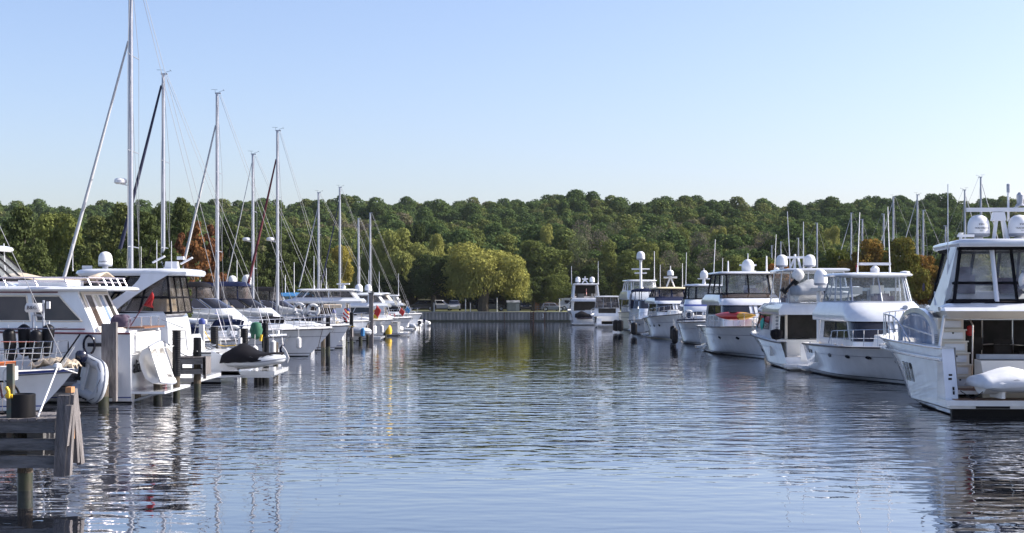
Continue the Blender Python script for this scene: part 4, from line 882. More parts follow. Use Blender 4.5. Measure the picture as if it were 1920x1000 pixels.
# ================================================================ right-hand row of yachts
# R1: the large flybridge yacht seen from astern
def large_yacht():
    root = thing('flybridge_yacht', 'large white flybridge yacht seen from astern, twin domes on its hardtop, at the right edge', 'yacht', (14.98, 40.35, 0), 87.2)
    h = Hull(13.2, 5.3, 1.97, 2.15, rake=2.4, tw=.93, flare=1.35, full=2.5, chine=.86, cut=None)
    h.cap = 4; h.build(root, ('gelcoat', 'antifoul', 'stripe_dark', 'stripe_grey'), line=None, nst=34)
    h.rub(root, 'gelcoat', .05, -.35, name='spray_rail'); h.rub(root, 'chrome', .03, -.02)
    # side decks, coamings and cockpit sole: the cockpit is open at the stern
    b = MB(); rows = []
    for i in range(25):
        t = .2+.8*i/24; z = h.zs(t); xx = h.x(t, z); w_ = h.w(t); k = min(.08, w_*.5)
        rows.append([Vector((xx, y, zz)) for y, zz in ((-w_, z), (-w_+k, z), (-w_+k, z-.14), (0, z), (w_-k, z-.14), (w_-k, z), (w_, z))])
    b.grid(rows)
    for sd in (1, -1):
        rr = []
        for i in range(8):
            t = .2*i/7; z = h.zs(t); w_ = h.w(t); xx = h.x(t, z); rr.append([Vector((xx, sd*w_, z)), Vector((xx, sd*(w_-.42), z)), Vector((xx, sd*(w_-.5), .7))])
        b.grid(rr)
    b.box((1.7, 0, .66), (3.3, 4.1, .1)); b.build('deck', 'gelcoat_deck', root)
    boxes(root, 'swim_platform', [((-.42, 0, .42), (1.0, 5.1, .16)), ((-.34, 0, .30), (.84, 4.8, .10))], 'gelcoat'); boxes(root, 'transom_shadow_block', [((-.12, 0, .1), (.2, 4.4, .3))], 'black'); boxes(root, 'exhaust_grille', [((-.78, 1.2, .30), (.06, .95, .08)), ((-.78, -1.2, .30), (.06, .95, .08))], 'black')  # black block stands for dark antifoul and the shadow beneath the platform
    boxes(root, 'teak_sole', [((-.42, 0, .506), (.9, 4.5, .012)), ((1.6, 0, .717), (3.0, 3.6, .012))], 'teak')
    # the sloping wings at the stern corners
    b = MB()
    for sd in (1, -1):
        y0 = 2.44*sd; b.prism([(.5, y0, 1.99), (.05, y0, 1.97), (-.08, y0, 1.6), (-.38, y0, .72), (-.42, y0, .5), (.5, y0, .45)], (0, -.36*sd, 0))
    b.build('stern_wing', 'gelcoat', root)
    boxes(root, 'shore_power_socket', [((-.2, 2.25, 1.18), (.06, .1, .07)), ((-.24, 2.27, 1.07), (.06, .1, .07)), ((-.36, 2.2, .8), (.05, .05, .1)), ((-.38, 2.2, .68), (.05, .05, .1))], 'black')
    # transom box in the middle with the boarding gap to port
    b = MB(); b.prism([(.05, 1.25, .5), (.0, 1.25, 1.2), (.25, 1.25, 1.58), (.9, 1.25, 1.6), (.9, 1.25, .5)], (0, -3.3, 0)); b.build('transom_locker', 'gelcoat_warm', root)
    boxes(root, 'cushion', [((.72, -.4, 1.68), (.35, 3.2, .14))], 'canvas_grey')
    # moulded stair to the flybridge, six risers
    st = MB()
    for k in range(6):
        z0 = .72+k*.345; st.box((1.15+.2*k+.5, 1.62, z0+.17), (1.1-.02*k, .78, .33)); st.box((1.15+.2*k+.44, 1.62, z0+.345), (1.12, .82, .035))
    st.build('stair', 'gelcoat_warm', root)
    boxes(root, 'drawer_front', [((1.15+.2*k-.055, 1.62, .72+k*.345+.17), (.02, .6, .2)) for k in range(6)], 'gelcoat')
    boxes(root, 'latch', [((1.15+.2*k-.075, 1.62, .72+k*.345+.25), (.02, .05, .05)) for k in (0, 2, 4)], 'black')
    # saloon with arched side windows
    S0 = LV(1.75, 3.4, 9.6, 2.0, 1.35, 1.7); S1 = LV(2.2, 3.4, 9.0, 1.98, 1.3, 1.7); S2 = LV(2.95, 3.4, 7.6, 1.86, 1.15, 1.4)
    shell(root, 'saloon', [S0, S1, S2], 'gelcoat')
    for a, c in ((.05, .2), (.21, .33), (.67, .79), (.80, .95)): pane(root, S0, S2, a, c, .22, .92, 'tint_sky_reflect', 'black', .03)
    pane(root, S0, S2, .34, .66, .3, .95, 'tint', 'black', .03, name='windshield')
    # the round-shouldered side arch
    b = MB()
    for sd in (1, -1):
        o_ = []; i_ = []
        for k in range(13):
            a = math.pi*k/12; o_.append(Vector((4.6-2.5*math.cos(a), sd*2.12, 1.95+1.15*math.sin(a)**.7))); i_.append(Vector((4.6-2.3*math.cos(a), sd*2.14, 1.95+1.0*math.sin(a)**.7)))
        b.grid([o_, i_]); b.grid([[p-Vector((0, .16*sd, 0)) for p in o_], o_]); b.grid([i_, [p-Vector((0, .16*sd, 0)) for p in i_]])
    b.build('side_arch', 'gelcoat', root, ang=50)
    b = MB()
    for sd in (1, -1):
        b.poly([Vector((4.6-2.3*math.cos(math.pi*k/12), sd*2.06, 1.97+.99*math.sin(math.pi*k/12)**.7)) for k in range(13)])
    b.build('side_window', 'tint_sky_reflect', root, fix=False)
    bars(root, 'window_divider', [[(2.45, 2.09, 2.25), (6.6, 2.09, 2.5)]], .03, 'gelcoat')
    # saloon aft bulkhead: dark glass doors, chrome frames
    boxes(root, 'saloon_door', [((3.3, -.5, 1.72), (.06, 3.2, 2.1))], 'interior')
    bars(root, 'door_frame', [[(3.28, y, .72), (3.28, y, 2.76)] for y in (1.15, .35, -.6, -1.7)]+[[(3.28, 1.15, 2.74), (3.28, -1.75, 2.74)]], .03, 'chrome')
    boxes(root, 'saloon_furniture', [((2.6, .75, 2.0), (.04, .45, .4)), ((2.7, -.1, 1.85), (.05, .5, .55)), ((2.9, -1.0, 1.5), (.5, .8, .5)), ((2.3, -.9, 1.3), (.7, .9, .06))], 'interior'); bars(root, 'cockpit_handrail', [[(1.6, 1.12, 1.0), (1.6, 1.1, 2.6), (1.9, 1.1, 2.75)], [(.9, -.3, 1.65), (.9, -.3, 2.2), (.9, -.75, 2.2), (.9, -.75, 1.65)]], .025, 'chrome')
    # flybridge overhang
    F0 = LV(2.80, .75, 7.4, 2.0, 1.3, 1.4); F1 = LV(3.04, .15, 7.5, 2.3, 1.4, 1.5); F2 = LV(3.14, .25, 7.2, 2.3, 1.4, 1.5); F3 = LV(3.26, .65, 6.8, 2.05, 1.25, 1.3)
    shell(root, 'flybridge_soffit', [F0, F1], 'gelcoat_warm', top=False, bottom=True); shell(root, 'flybridge', [LV(3.035, .15, 7.5, 2.3, 1.4, 1.5), F2, F3], 'gelcoat', ang=40); shell(root, 'coaming', [LV(3.2, 2.6, 6.7, 2.0, 1.25, 1.3), LV(3.62, 3.2, 6.3, 1.86, 1.2, 1.2)], 'gelcoat')
    b = MB()
    for sd in (1, -1):   # curved support leg outboard of the enclosure
        rows = []
        for k in range(11):
            q = k/10; x = lerp(1.9, 1.75, q)+.45*(1-q)**1.5; z = lerp(3.0, 4.98, q); y = lerp(1.98, 1.60, q**.9); ww = .6*(1-q)**1.2+.40
            rows.append([Vector((x-ww/2, sd*y, z)), Vector((x+ww, sd*(y+.03), z)), Vector((x+ww, sd*(y-.12), z)), Vector((x-ww/2, sd*(y-.15), z))])
        b.grid(rows, close=True)
    b.build('hardtop_leg', 'gelcoat', root, ang=50)
    p_ = MB(); p_.prism([(3.0+.13*math.cos(a*.7), 2.22, 3.75+.13*math.sin(a*.7)) for a in range(9)], (0, .02, 0)); p_.build('emblem', 'canvas_plum', root)
    boxes(root, 'side_vent', [((2.35, 2.2, 3.02+.0*k), (.5, .03, .02)) for k in range(1)], 'stripe_grey')
    E0 = LV(3.27, .85, 6.4, 1.86, 1.35, 1.0); E1 = LV(4.93, 1.5, 5.4, 1.50, 1.2, .9)
    band(root, E0, E1, (1.0, 1.10, 1.15, 1.20, 1.299), 'vinyl', 'canvas_black', .055, bot=.12, mid=.36)
    band(root, E0, E1, (0, .14, .30, .42, .5, .58, .70, .86, 1), 'vinyl', 'canvas_black', .06, bot=.12, mid=.36)
    bars(root, 'hardtop_post', [[(.78, .62, 3.3), (1.42, .60, 5.0)], [(.78, -.62, 3.3), (1.42, -.60, 5.0)]], .07, 'alu_white', 8)
    slab(root, 'hardtop', LV(4.95, .85, 6.1, 1.72, 1.4, 1.1), .24, 'gelcoat')
    b = MB(); b.grid([[surf(LV(4.86, 1.25, 5.7, 1.6, 1.25, .9), LV(5.03, 1.1, 5.8, 1.66, 1.3, .9), u, v) for u in US+[1.1, 1.2, 1.299]] for v in (0, 1)], close=True); b.build('enclosure_valance', 'canvas_black', root, fix=False)
    # inside the flybridge
    boxes(root, 'lounge_seat', [((3.3, .9, 3.85), (.5, .55, .6)), ((3.55, .9, 4.1), (.12, .5, .6)), ((3.2, -.5, 3.8), (.6, .7, .5)), ((2.2, -1.1, 3.65), (1.4, .5, .35))], 'canvas_plum')
    boxes(root, 'flybridge_locker', [((.8, -.55, 3.22), (.12, .5, .12)), ((.8, 1.2, 3.22), (.12, .4, .1))], 'gelcoat')
    # hardtop gear
    for y, nm in ((.62, 'a'), (-.62, 'b')):
        d = dome(root, (2.7, y, 5.2), .335, .68, 'alu_white', 'stripe_grey')
        text(root, 'dome_lettering', 'KVH', .085, (2.7-.338, y-.0, 5.2+.49), (0, -1, 0), (0, 0, 1), 'stripe_dark'); text(root, 'dome_lettering', 'TRACVISION', .075, (2.7-.342, y, 5.2+.37), (0, -1, 0), (0, 0, 1), 'stripe_dark'); text(root, 'dome_lettering', 'HD7', .05, (2.7-.345, y, 5.2+.29), (0, -1, 0), (0, 0, 1), 'stripe_grey')
    bars(root, 'radar_mast', [[(2.7, .16, 5.2), (2.75, .06, 5.85)], [(2.7, -.3, 5.2), (2.75, -.14, 5.85)], [(3.0, -.3, 5.2), (2.8, -.14, 5.85)]], .06, 'alu_white', 8)
    b = MB(); b.box((2.75, 0, 5.95), (.26, .42, .26), taper=.8); b.box((2.75, .05, 6.16), (.13, 1.85, .12)); b.build('radar_scanner', 'alu_white', root, ang=50)
    bars(root, 'light_mast', [[(2.8, -.32, 5.8), (2.8, -.32, 6.75)], [(2.8, -.32, 6.1), (2.8, -.66, 6.3)]], .035, 'alu_white')
    b = MB(); b.lathe([(.05, 6.7), (.055, 6.95), (.03, 6.97)], (2.8, -.32, 0), 10); b.lathe([(.14, 6.28), (.14, 6.31), (.10, 6.34), (.11, 6.62), (.05, 6.7)], (2.8, -.68, 0), 12); b.build('navigation_light', 'alu', root)
    antenna(root, (2.0, 1.74, 4.15), 2.75, (0, 0), .018); b = MB(); b.box((2.2, 1.15, 5.33), (.12, .5, .08)); b.lathe([(.05, 5.2), (.05, 5.34), (.09, 5.42)], (2.2, 1.3, 0), 8); b.build('horn', 'alu_white', root)
    # bow rail, tall and curved, on the port and starboard side decks
    b = MB()
    for sd in (1, -1):
        tp = []; N_ = 24
        for i in range(N_+1):
            t = lerp(.28, .97, i/N_); p = h.sheer(t, sd, .12); q = min(1, i/7); tp.append(p+Vector((0, 0, .05+.75*math.sin(q*math.pi/2))))
        b.tube(tp, .026, 6)
        for i in range(2, N_, 2): p = tp[i]; t = lerp(.28, .97, (i-.6)/N_); b.tube([h.sheer(t, sd, .12), p], .02, 5)
    b.build('bow_rail', 'chrome', root)
    for t, zf_, a_, c_ in ((.30, .62, .12, .09), (.56, .6, .1, .05)): h.port(root, t, zf_, a_, c_, 1, 'black')
    b = MB()   # tall hull windows
    for k in range(3):
        t = .30+.035*k; p = [h.P(t, .75, 1, .012), h.P(t+.022, .75, 1, .012), h.P(t+.012, 1.35, 1, .012), h.P(t-.01, 1.35, 1, .012)]; b.poly(p)
    b.build('hull_window', 'tint', root, fix=False)
    boxes(root, 'deck_vent', [((2.2, 2.08, 2.05+.06*k), (.5, .04, .025)) for k in range(5)], 'stripe_grey')
    bars(root, 'cockpit_stanchion', [[(1.0, 2.25, 1.98), (1.05, 2.1, 2.9)]], .05, 'gelcoat')
    return root, h
large_yacht()
lifebuoy((15.35, 41.1, 3.92), (R_(90), 0, R_(5)), 'white horseshoe lifebuoy hung inside the clear flybridge panels of the large yacht', .27)
t = rib('covered_dinghy', 'dinghy under a white fabric cover on the swim platform of the large yacht', (13.35, 39.55, .78), (0, 0, R_(2)), L=3.4, B=1.55, m='hypalon', cover='canvas_white', tube_r=.23, cat='dinghy')
t.scale = (1, 1, .74)
boxes(t, 'chock', [((.5, 0, -.13), (.1, .9, .28)), ((2.2, 0, -.13), (.1, .7, .28))], 'white_paint')
b = MB(); b.lathe([(.0, 0), (.09, .02), (.13, .14), (.08, .3), (.0, .34)], (0, 0, 0), 10); t = b.build('life_jacket', 'red', loc=(14.07, 42.6, 2.25)); tag(t, 'small red life jacket hanging by the stair of the large yacht', 'life jacket')
t = tag(bars(None, 'mooring_line', [[(12.9, 39.9, .75), (13.1, 39.4, .55), (13.6, 39.3, .95)]], .018, 'black'), 'black line tied from the covered dinghy to the stern wing', 'rope')

# R2: bow towards the camera, bright brow under a tall glass enclosure
y2 = flybridge('motor_yacht', 'white motor yacht, bow on, with tall glass bridge and radar bar, beside the large yacht', (15.2, 63.2, 0), -87.2, L=11.4, B=4.4, za=1.35, zf=1.55, zw0=1.6, zw1=2.45, zc=3.2, zt=4.3, xs=2.2, xfr=7.3, hw=1.82,
               encl='clear_glass', encl_m='alu', frw=.035, hullkw=dict(rake=1.6, full=2.9, flare=1.2, tw=.9), back=.6, ustep=(0, .1, .2, .30, .40, .5, .60, .70, .8, .9, 1))
r = y2['root']; h2 = y2['h']
for t_ in (.42, .60, .74): h2.port(r, t_, .70, .2, .09, -1)
for t_ in (.10, .14): h2.port(r, t_, .76, .05, .1, -1, 'black')
scanner(r, (4.0, .1, 4.45), 1.35, 0); antenna(r, (4.3, -.75, 4.42), 2.6, (0, .1), .022); antenna(r, (3.4, .95, 4.42), 2.9, (0, -.1), .022)
b = MB(); b.lathe([(.22, 4.44), (.2, 4.5), (.05, 4.53)], (4.6, 1.2, 0), 12); b.build('satellite_puck', 'alu_white', r)
b = MB(); b.tube([(5.75, .75, 2.82), (5.75, .75, 2.98), (5.95, .75, 3.0)], .05, 8); b.tube([(5.88, .75, 3.0), (6.05, .75, 3.0)], .09, 10); b.build('searchlight', 'alu', r)
b = MB(); [b.tube([(6.05, -.35+.14*k, 2.72-.03*(k % 2)), (6.25, -.35+.14*k, 2.70-.03*(k % 2))], .045, 8) for k in range(3)]; b.build('trumpet_horn', 'black', r)
bars(r, 'mast_post', [[(1.2, -1.55, 1.4), (1.2, -1.55, 3.7)], [(1.2, 1.55, 1.4), (1.2, 1.55, 3.7)]], .11, 'alu_white', 8); boxes(r, 'aft_canopy', [((1.5, 0, 3.76), (1.6, 3.6, .14))], 'gelcoat'); bars(r, 'canopy_brace', [[(1.5, -1.4, 3.7), (2.2, -1.4, 3.3)], [(.9, -1.45, 3.7), (.9, -1.3, 1.4)]], .04, 'black')
dome(r, (1.3, -1.5, 3.82), .3, .72)
boxes(r, 'helm_item', [((4.0, .2, 3.75), (.3, .5, .35)), ((3.9, -.7, 3.7), (.3, .5, .3))], 'gelcoat_warm')
tag(bars(None, 'distress_flare_tube', [[(X(1607, 59), 59, 4.45), (X(1607, 59), 59, 4.8)]], .05, 'red'), 'small red marker standing on the bridge roof beside the open radar bar', 'marker')

# R3: stern towards the camera, covered dinghy on the boat deck
y3 = flybridge('motor_yacht', 'white yacht seen from astern with a covered dinghy on its boat deck and twin domes', (14.65, 65.2, 0), 90, L=12.5, B=4.5, za=1.3, zf=1.75, zw0=1.7, zw1=2.6, zc=3.1, zt=4.65, xs=3.0, xfr=9.0, hw=1.9, ehw=1.45,
               encl='vinyl', encl_m='alu_white', hullkw=dict(rake=1.6, full=2.6, flare=1.3, tw=.9), back=2.6, fw=1, cap=7, aft_us=(1, 1.1, 1.2, 1.299), ustep=(0, .15, .30, .5, .70, .85, 1))
r = y3['root']; h3 = y3['h']
for y_, z_ in ((1.15, 4.8), (-.25, 4.8)): dome(r, (4.2, y_, z_), .29, .62)
bars(r, 'radar_mast', [[(4.2, .5, 4.8), (4.4, .45, 5.55)], [(4.2, .2, 4.8), (4.1, .35, 5.35)], [(4.3, .75, 4.8), (4.4, .5, 5.3)]], .06, 'alu_white'); boxes(r, 'radar_scanner', [((4.3, .45, 5.4), (.14, 1.4, .11))], 'alu_white')
antenna(r, (4.3, .7, 4.8), 2.9, (0, .15), .024); antenna(r, (4.5, 0, 4.8), 2.4, (0, 0), .024)
bars(r, 'vent', [[(2.6, 1.7, 1.75+.17*k), (2.55, 1.7, 1.75+.17*k)] for k in range(6)], .07, 'stripe_grey', 10)
boxes(r, 'cockpit_door', [((2.9, .4, 2.05), (.08, 1.5, 1.3))], 'interior'); boxes(r, 'door_post', [((2.85, 1.2, 2.0), (.12, .12, 1.5)), ((2.85, -.4, 2.0), (.12, .12, 1.5))], 'gelcoat_warm')
h3.port(r, .45, .5, .3, .1, 1); boxes(r, 'transom_door', [((-.06, .7, .85), (.05, .8, .8))], 'gelcoat_deck')
t = rib('covered_dinghy', 'dinghy under a grey-white cover with tilted outboard on the boat deck of the twin-dome yacht', (X(1497, 65.5), 66.0, 3.35), (0, 0, R_(8)), L=3.2, B=1.5, m='hypalon_white', cover='canvas_grey', tube_r=.2)
outboard(t, (-.15, 0, .75), 'fender_white', 1.35, 42)
b = MB()
for k in range(4): b.tube([Vector((.28*math.cos(a/8*math.pi)*(.8+.1*k), .12*k, .38*math.sin(a/8*math.pi))) for a in range(17)], .07, 6)
tag(b.build('air_toy', 'teal', loc=(X(1441, 71), 71, 2.0)), 'turquoise inflatable toy on the side deck beside the kayak yacht', 'inflatable toy')
b = MB(); b.lathe([(.02, 0), (.22, .05), (.3, .25), (.28, .45), (.05, .52)], (0, 0, 0), 12); tag(b.build('barbecue_cover', 'canvas_black', loc=(X(1455, 65.5), 65.4, 1.4)), 'black covered grill on the stern rail of the twin-dome yacht', 'grill')

# R4: bow on, red and yellow kayak on the foredeck
y4 = flybridge('motor_yacht', 'white yacht, bow on, with black-framed bridge panels and a kayak lying across its foredeck', (13.85, 88.2, 0), -90, L=13.4, B=4.7, za=1.6, zf=1.85, zw0=2.3, zw1=2.95, zc=3.55, zt=4.75, xs=3.0, xfr=9.2, hw=1.95,
               encl='vinyl', hullkw=dict(rake=1.8, full=2.8, flare=1.25, tw=.9), back=1.0, frw=.05, mats=('gelcoat', 'antifoul', 'stripe_dark', 'stripe_grey'))
r = y4['root']; h4 = y4['h']; pane(r, y4['B1'], y4['B2'], .34, .66, .45, 1.15, 'tint_brown', 'black', .03, name='bridge_screen')
for t_ in (.62, .8): h4.port(r, t_, .62, .24, .13, -1, 'tint', sq=True)
b = MB(); b.lathe([(.3, 4.88), (.36, 5.0), (.38, 5.25), (.33, 5.45), (.2, 5.6), (.02, 5.66)], (5.6, .2, 0), 16); b.lathe([(.5, 4.9), (.5, 4.95), (.1, 4.98)], (5.6, .2, 0), 16); b.tube([(5.6, .2, 5.6), (5.6, .2, 6.0)], .03, 6); b.build('radar_dome', 'alu_white', r, ang=50)
boxes(r, 'radar_scanner', [((5.6, .2, 5.3), (.1, 1.0, .1))], 'alu_white'); antenna(r, (5.4, -.95, 4.85), .7, (0, 0), .05); antenna(r, (5.4, 1.35, 4.85), 1.0, (0, 0), .05); antenna(r, (5.0, 1.9, 4.85), 2.3, (0, .1), .022); antenna(r, (5.0, -1.75, 4.85), 2.0, (0, .1), .022)
b = MB(); b.lathe([(.06, 4.9), (.16, 5.0), (.16, 5.08), (.06, 5.15)], (5.9, 1.85, 0), 10); b.build('floodlight', 'alu_white', r)
def kayak():
    t = thing('kayak', 'red and yellow kayak lying across the foredeck of the white yacht', 'kayak', (X(1380, 77), 77.3, 2.15), -52)
    b = MB(); rows = []; L = 3.1
    for i in range(21):
        q = -1+i/10; w_ = .40*(1-abs(q)**1.9)+.004; d = .24*(1-abs(q)**2.4)+.004; z0 = .10*abs(q)**3+.17
        rows.append([Vector((q*L/2, w_*math.cos(a), z0+d*math.sin(a)*(1.1 if math.sin(a) > 0 else .9))) for a in [2*math.pi*j/10 for j in range(10)]])
    b.grid(rows, close=True, mats=lambda i, j: 0 if i < 13 else 1); b.build('hull', ['kayak', 'kayak_yellow'], t, ang=60)
    b = MB(); b.lathe([(.3, .38), (.34, .42), (.26, .43)], (0, 0, 0), 14); b.build('cockpit_rim', 'black', t); bars(t, 'strap', [[(.5, -.3, 0), (.5, -.28, .3), (.5, 0, .38), (.5, .28, .3)]], .03, 'black')
kayak()
b = MB(); b.lathe([(.04, -.0), (.25, .05), (.42, .2), (.48, .42), (.42, .64), (.25, .8), (.07, .86), (.06, .95)], (0, 0, 0), 20)
t = thing('ball_fender', 'large white ball fender hanging from a pole at the bow of the kayak yacht', 'fender', (X(1350, 82), 82, .55)); b.build('ball', 'fender_white', t, ang=60); bars(t, 'pole', [[(0, 0, .9), (.0, .1, 2.4)]], .035, 'alu')

# R5: blue stripe, bow on
y5 = flybridge('motor_yacht', 'white yacht with a thin blue stripe across its brow and one dome', (X(1318, 104), 104.5, 0), -96, L=10.6, B=3.9, za=1.5, zf=1.75, zw0=1.75, zw1=2.35, zc=3.2, zt=4.15, xs=2.2, xfr=7.0, hw=1.6,
               hullkw=dict(rake=1.9, full=2.1, flare=1.5, tw=.86), back=.9, frw=.05, ustep=(0, .15, .30, .38, .46, .54, .62, .70, .85, 1))
r = y5['root']; b = MB(); b.grid([[surf(y5['B1'], y5['B2'], u, v, .012) for u in [.3+.4*i/14 for i in range(15)]] for v in (.15, .35)]); b.build('blue_stripe', 'stripe_blue', r, fix=False)
b = MB(); b.tube([(4.3, 0, 4.3), (4.3, 0, 4.75)], [.14, .09], 8); b.lathe([(.26, 4.75), (.29, 4.85), (.29, 5.05), (.2, 5.25), (.02, 5.32)], (4.3, 0, 0), 14); b.tube([(4.3, 0, 5.3), (4.3, 0, 5.45)], .03, 6); b.build('radar_dome', 'alu_white', r, ang=50); boxes(r, 'radar_scanner', [((4.3, .0, 4.7), (.1, .9, .08))], 'alu_white')
antenna(r, (4.2, -1.3, 4.2), 2.4, (0, .05), .025); antenna(r, (4.2, 1.3, 4.2), 2.0, (0, .05), .025); y5['h'].port(r, .7, .6, .25, .12, 1, 'tint')
bars(r, 'wood_bulwark_rail', [[y5['h'].sheer(q/20, sd, .02, .14) for q in range(8, 21)] for sd in (1, -1)], .05, 'canvas_navy')
lifebuoy((X(1292, 97), 97.2, 2.1), (R_(90), 0, 0), 'white lifebuoy on the cabin front of the blue-striped yacht', .3)
fender((X(1264, 96), 95.6, .15), 'long black fender at the bow of the blue-striped yacht', .22, 1.1, 'fender_black')

# R6: white hull, cream bimini, navy windscreen canvas
y6 = flybridge('motor_yacht', 'white high-bowed yacht with navy canvas and a cream bimini top', (X(1246, 116)+.0, 117.3, 0), -88, L=11, B=4.0, za=1.6, zf=2.1, zw0=2.15, zw1=2.85, zc=3.3, zt=4.0, xs=2.4, xfr=7.4, hw=1.6,
               hullkw=dict(rake=1.5, full=2.5, flare=1.7, tw=.88), back=.9, encl='vinyl_smoke', encl_m='canvas_navy', top='canvas_cream', frw=.06, mats=('gelcoat', 'cream', 'stripe_blue', 'stripe_grey'))
r = y6['root']; pane(r, y6['B1'], y6['B2'], .32, .68, .2, .95, 'canvas_navy', name='canvas_cover'); [y6['h'].port(r, t_, .6, .22, .13, -1, 'tint', sq=True) for t_ in (.45, .56, .67)]
bars(r, 'radar_mast', [[(4.3, .35, 4.1), (4.3, .05, 4.9)], [(4.3, -.35, 4.1), (4.3, -.05, 4.9)], [(4.3, -.55, 4.95), (4.3, .55, 4.95)]], .07, 'alu_white'); dome(r, (4.3, 0, 4.95), .27, .5); antenna(r, (4.2, 1.0, 4.1), 2.0, (0, 0), .03); antenna(r, (4.3, 0, 5.5), .4, (0, 0), .04)
fender((X(1261, 106), 105.6, .1), 'fat black fender on the bow of the cream-topped yacht', .24, 1.1, 'fender_black')
# R7: small navy-topped boat between
y7 = express('motor_cruiser', 'small white cruiser with a navy bimini squeezed beside the cream-topped yacht', (X(1212, 128), 129.5, 0), -90, L=10.2, B=3.6, za=1.2, zf=1.5, zc=2.3, zw=3.0, zt=3.9, canvas='canvas_navy', xw=5.2, arch=True)
r = y7['root']; antenna(r, (2.2, 1.2, 3.9), 2.4, (0, 0), .03)
b = MB(); fender((X(1187, 120), 119, .1), 'black fender on the bow of the navy-topped cruiser', .28, 1.1, 'fender_black')
# R8: cream trawler with tall mast
y8 = flybridge('trawler_yacht', 'cream-hulled trawler yacht with a tall mast carrying one white dome', (X(1192, 143), 143.6, 0), -88, L=12, B=4.0, za=1.8, zf=2.0, zw0=2.3, zw1=3.1, zc=3.9, zt=4.9, xs=2.4, xfr=8.2, hw=1.75,
               mats=('cream', 'antifoul_blue', 'stripe_dark', 'stripe_dark'), back=.9, frw=.05, encl='vinyl', encl_m='alu_white', hullkw=dict(rake=1.0, full=2.6, flare=1.2, tw=.9))
r = y8['root']; bars(r, 'mast', [[(6.2, -.2, 3.9), (6.0, -.2, 7.0)]], .14, 'alu_white'); bars(r, 'radar_scanner', [[(6.0, -1.1, 6.1), (6.0, .7, 6.1)], [(6.0, -.8, 5.7), (6.0, .4, 5.7)]], .07, 'alu_white'); dome(r, (6.0, -.2, 6.9), .42, .85); antenna(r, (5, 1.3, 4.9), 3.0, (0, 0), .04)
for k, (px, Zz) in enumerate(((1155, 131.0), (1163, 130.6))): fender((X(px, Zz), Zz, .1), ('left' if k == 0 else 'right')+' one of the two black fenders on the bow of the cream trawler', .3, 1.1, 'fender_black')
fender((X(1183, 131), 130.8, -.1), 'long slanting black fender between the cream trawler and the navy-topped cruiser', .25, 1.5, 'fender_black', lean=.35)
# R9: small express, stern on
y9 = express('motor_cruiser', 'small white cruiser with dark sliding doors, stern on, right of the farthest yacht', (X(1140, 151), 151, 0), 90, L=9.5, B=3.3, za=1.2, zf=1.6, zc=2.1, zw=2.7, zt=3.3, canvas='canvas_grey', top='hard', arch=False, xw=5, encl='vinyl_smoke', cap=6)
boxes(y9['root'], 'cabin_door', [((1.35, 0, 1.6), (.08, 1.9, 1.6))], 'interior')
boxes(y9['root'], 'transom_step', [((.1, 1.0, .65), (.7, .55, .7)), ((.1, -.9, .55), (.7, .8, .5))], 'gelcoat')
# R10: farthest yacht, stern on
y10 = flybridge('motor_yacht', 'farthest white yacht, stern on, with twin domes and a dark dinghy on its platform', (X(1100, 163), 163, 0), 91, L=13, B=4.0, za=1.6, zf=1.9, zw0=1.9, zw1=2.8, zc=3.2, zt=4.75, xs=3.0, xfr=8.5, hw=1.7,
               back=2.6, encl='vinyl_smoke', encl_m='gelcoat', frw=.12, aft_us=None)
r = y10['root']; boxes(r, 'aft_glass', [((2.9, 0, 2.25), (.06, 2.4, 1.0))], 'interior'); boxes(r, 'fly_interior', [((3.3, 0, 4.2), (.06, 2.5, 1.0))], 'interior')
boxes(r, 'transom_box', [((.1, 0, 1.2), (.6, 2.6, 1.0))], 'gelcoat'); dome(r, (2.8, .85, 4.9), .31, .7); dome(r, (2.8, -.85, 4.9), .31, .7); bars(r, 'radar_mast', [[(2.8, .35, 4.9), (2.8, 0, 5.4)], [(2.8, -.35, 4.9), (2.8, 0, 5.4)], [(2.8, -.35, 5.45), (2.8, .35, 5.45)], [(2.8, 0, 5.3), (2.8, 0, 5.75)]], .08, 'alu_white')
antenna(r, (3, 1.6, 4.8), 2.2, (0, 0), .035); antenna(r, (3, -1.6, 4.8), 2.8, (0, 0), .035)
flag(r, (.4, -.05, 2.9), 1.4, (-.3, .1), (.5, .6), 'red', stripes=True)
rib('dinghy', 'dark wooden-brown dinghy across the swim platform of the farthest yacht', (X(1081, 162), 162.2, .75), (0, 0, 0), L=2.6, B=1.2, m='canvas_plum', cover='canvas_black', tube_r=.2)

def cyl_pile(label, px, Z, top, r=.15, mt='pile_wood', sleeve=None, group=None, x=None):
    t = thing('piling', label, 'piling', (X(px, Z) if x is None else x, Z, 0), px*13 % 360, group)
    b = MB(); zt = top if sleeve is None else sleeve+.1; wz = min(.32, zt*.4); b.lathe([(r*1.02, -1.2), (r, -.1), (r, wz)], (0, 0, 0), 12, m=1); b.lathe([(r, wz), (r*.99, zt*.6), (r*.97, zt-.02), (r*.7, zt)], (0, 0, 0), 12, m=0); b.build('post', [mt, 'pile_wet'], t, ang=50)
    if sleeve is not None:
        b = MB(); pr = []; z = sleeve
        while z < top: pr += [(r*1.12, z), (r*1.20, z+.03), (r*1.12, z+.06)]; z += .075
        pr += [(r*1.1, top)]; b.lathe(pr, (0, 0, 0), 14); b.build('sleeve', 'pile_sleeve', t, ang=30)
    return t
# right-hand dock and the masts of the next basin
t = thing('dock', 'long grey timber dock behind the right-hand row of yachts', 'dock', (0, 0, 0))
boxes(t, 'deck', [((18.6, 105, 1.0), (1.6, 140, .12))], 'wood_grey'); boxes(t, 'post', [((18.6, y, .2), (.25, .25, 1.9)) for y in range(40, 176, 8)], 'pile_wood')
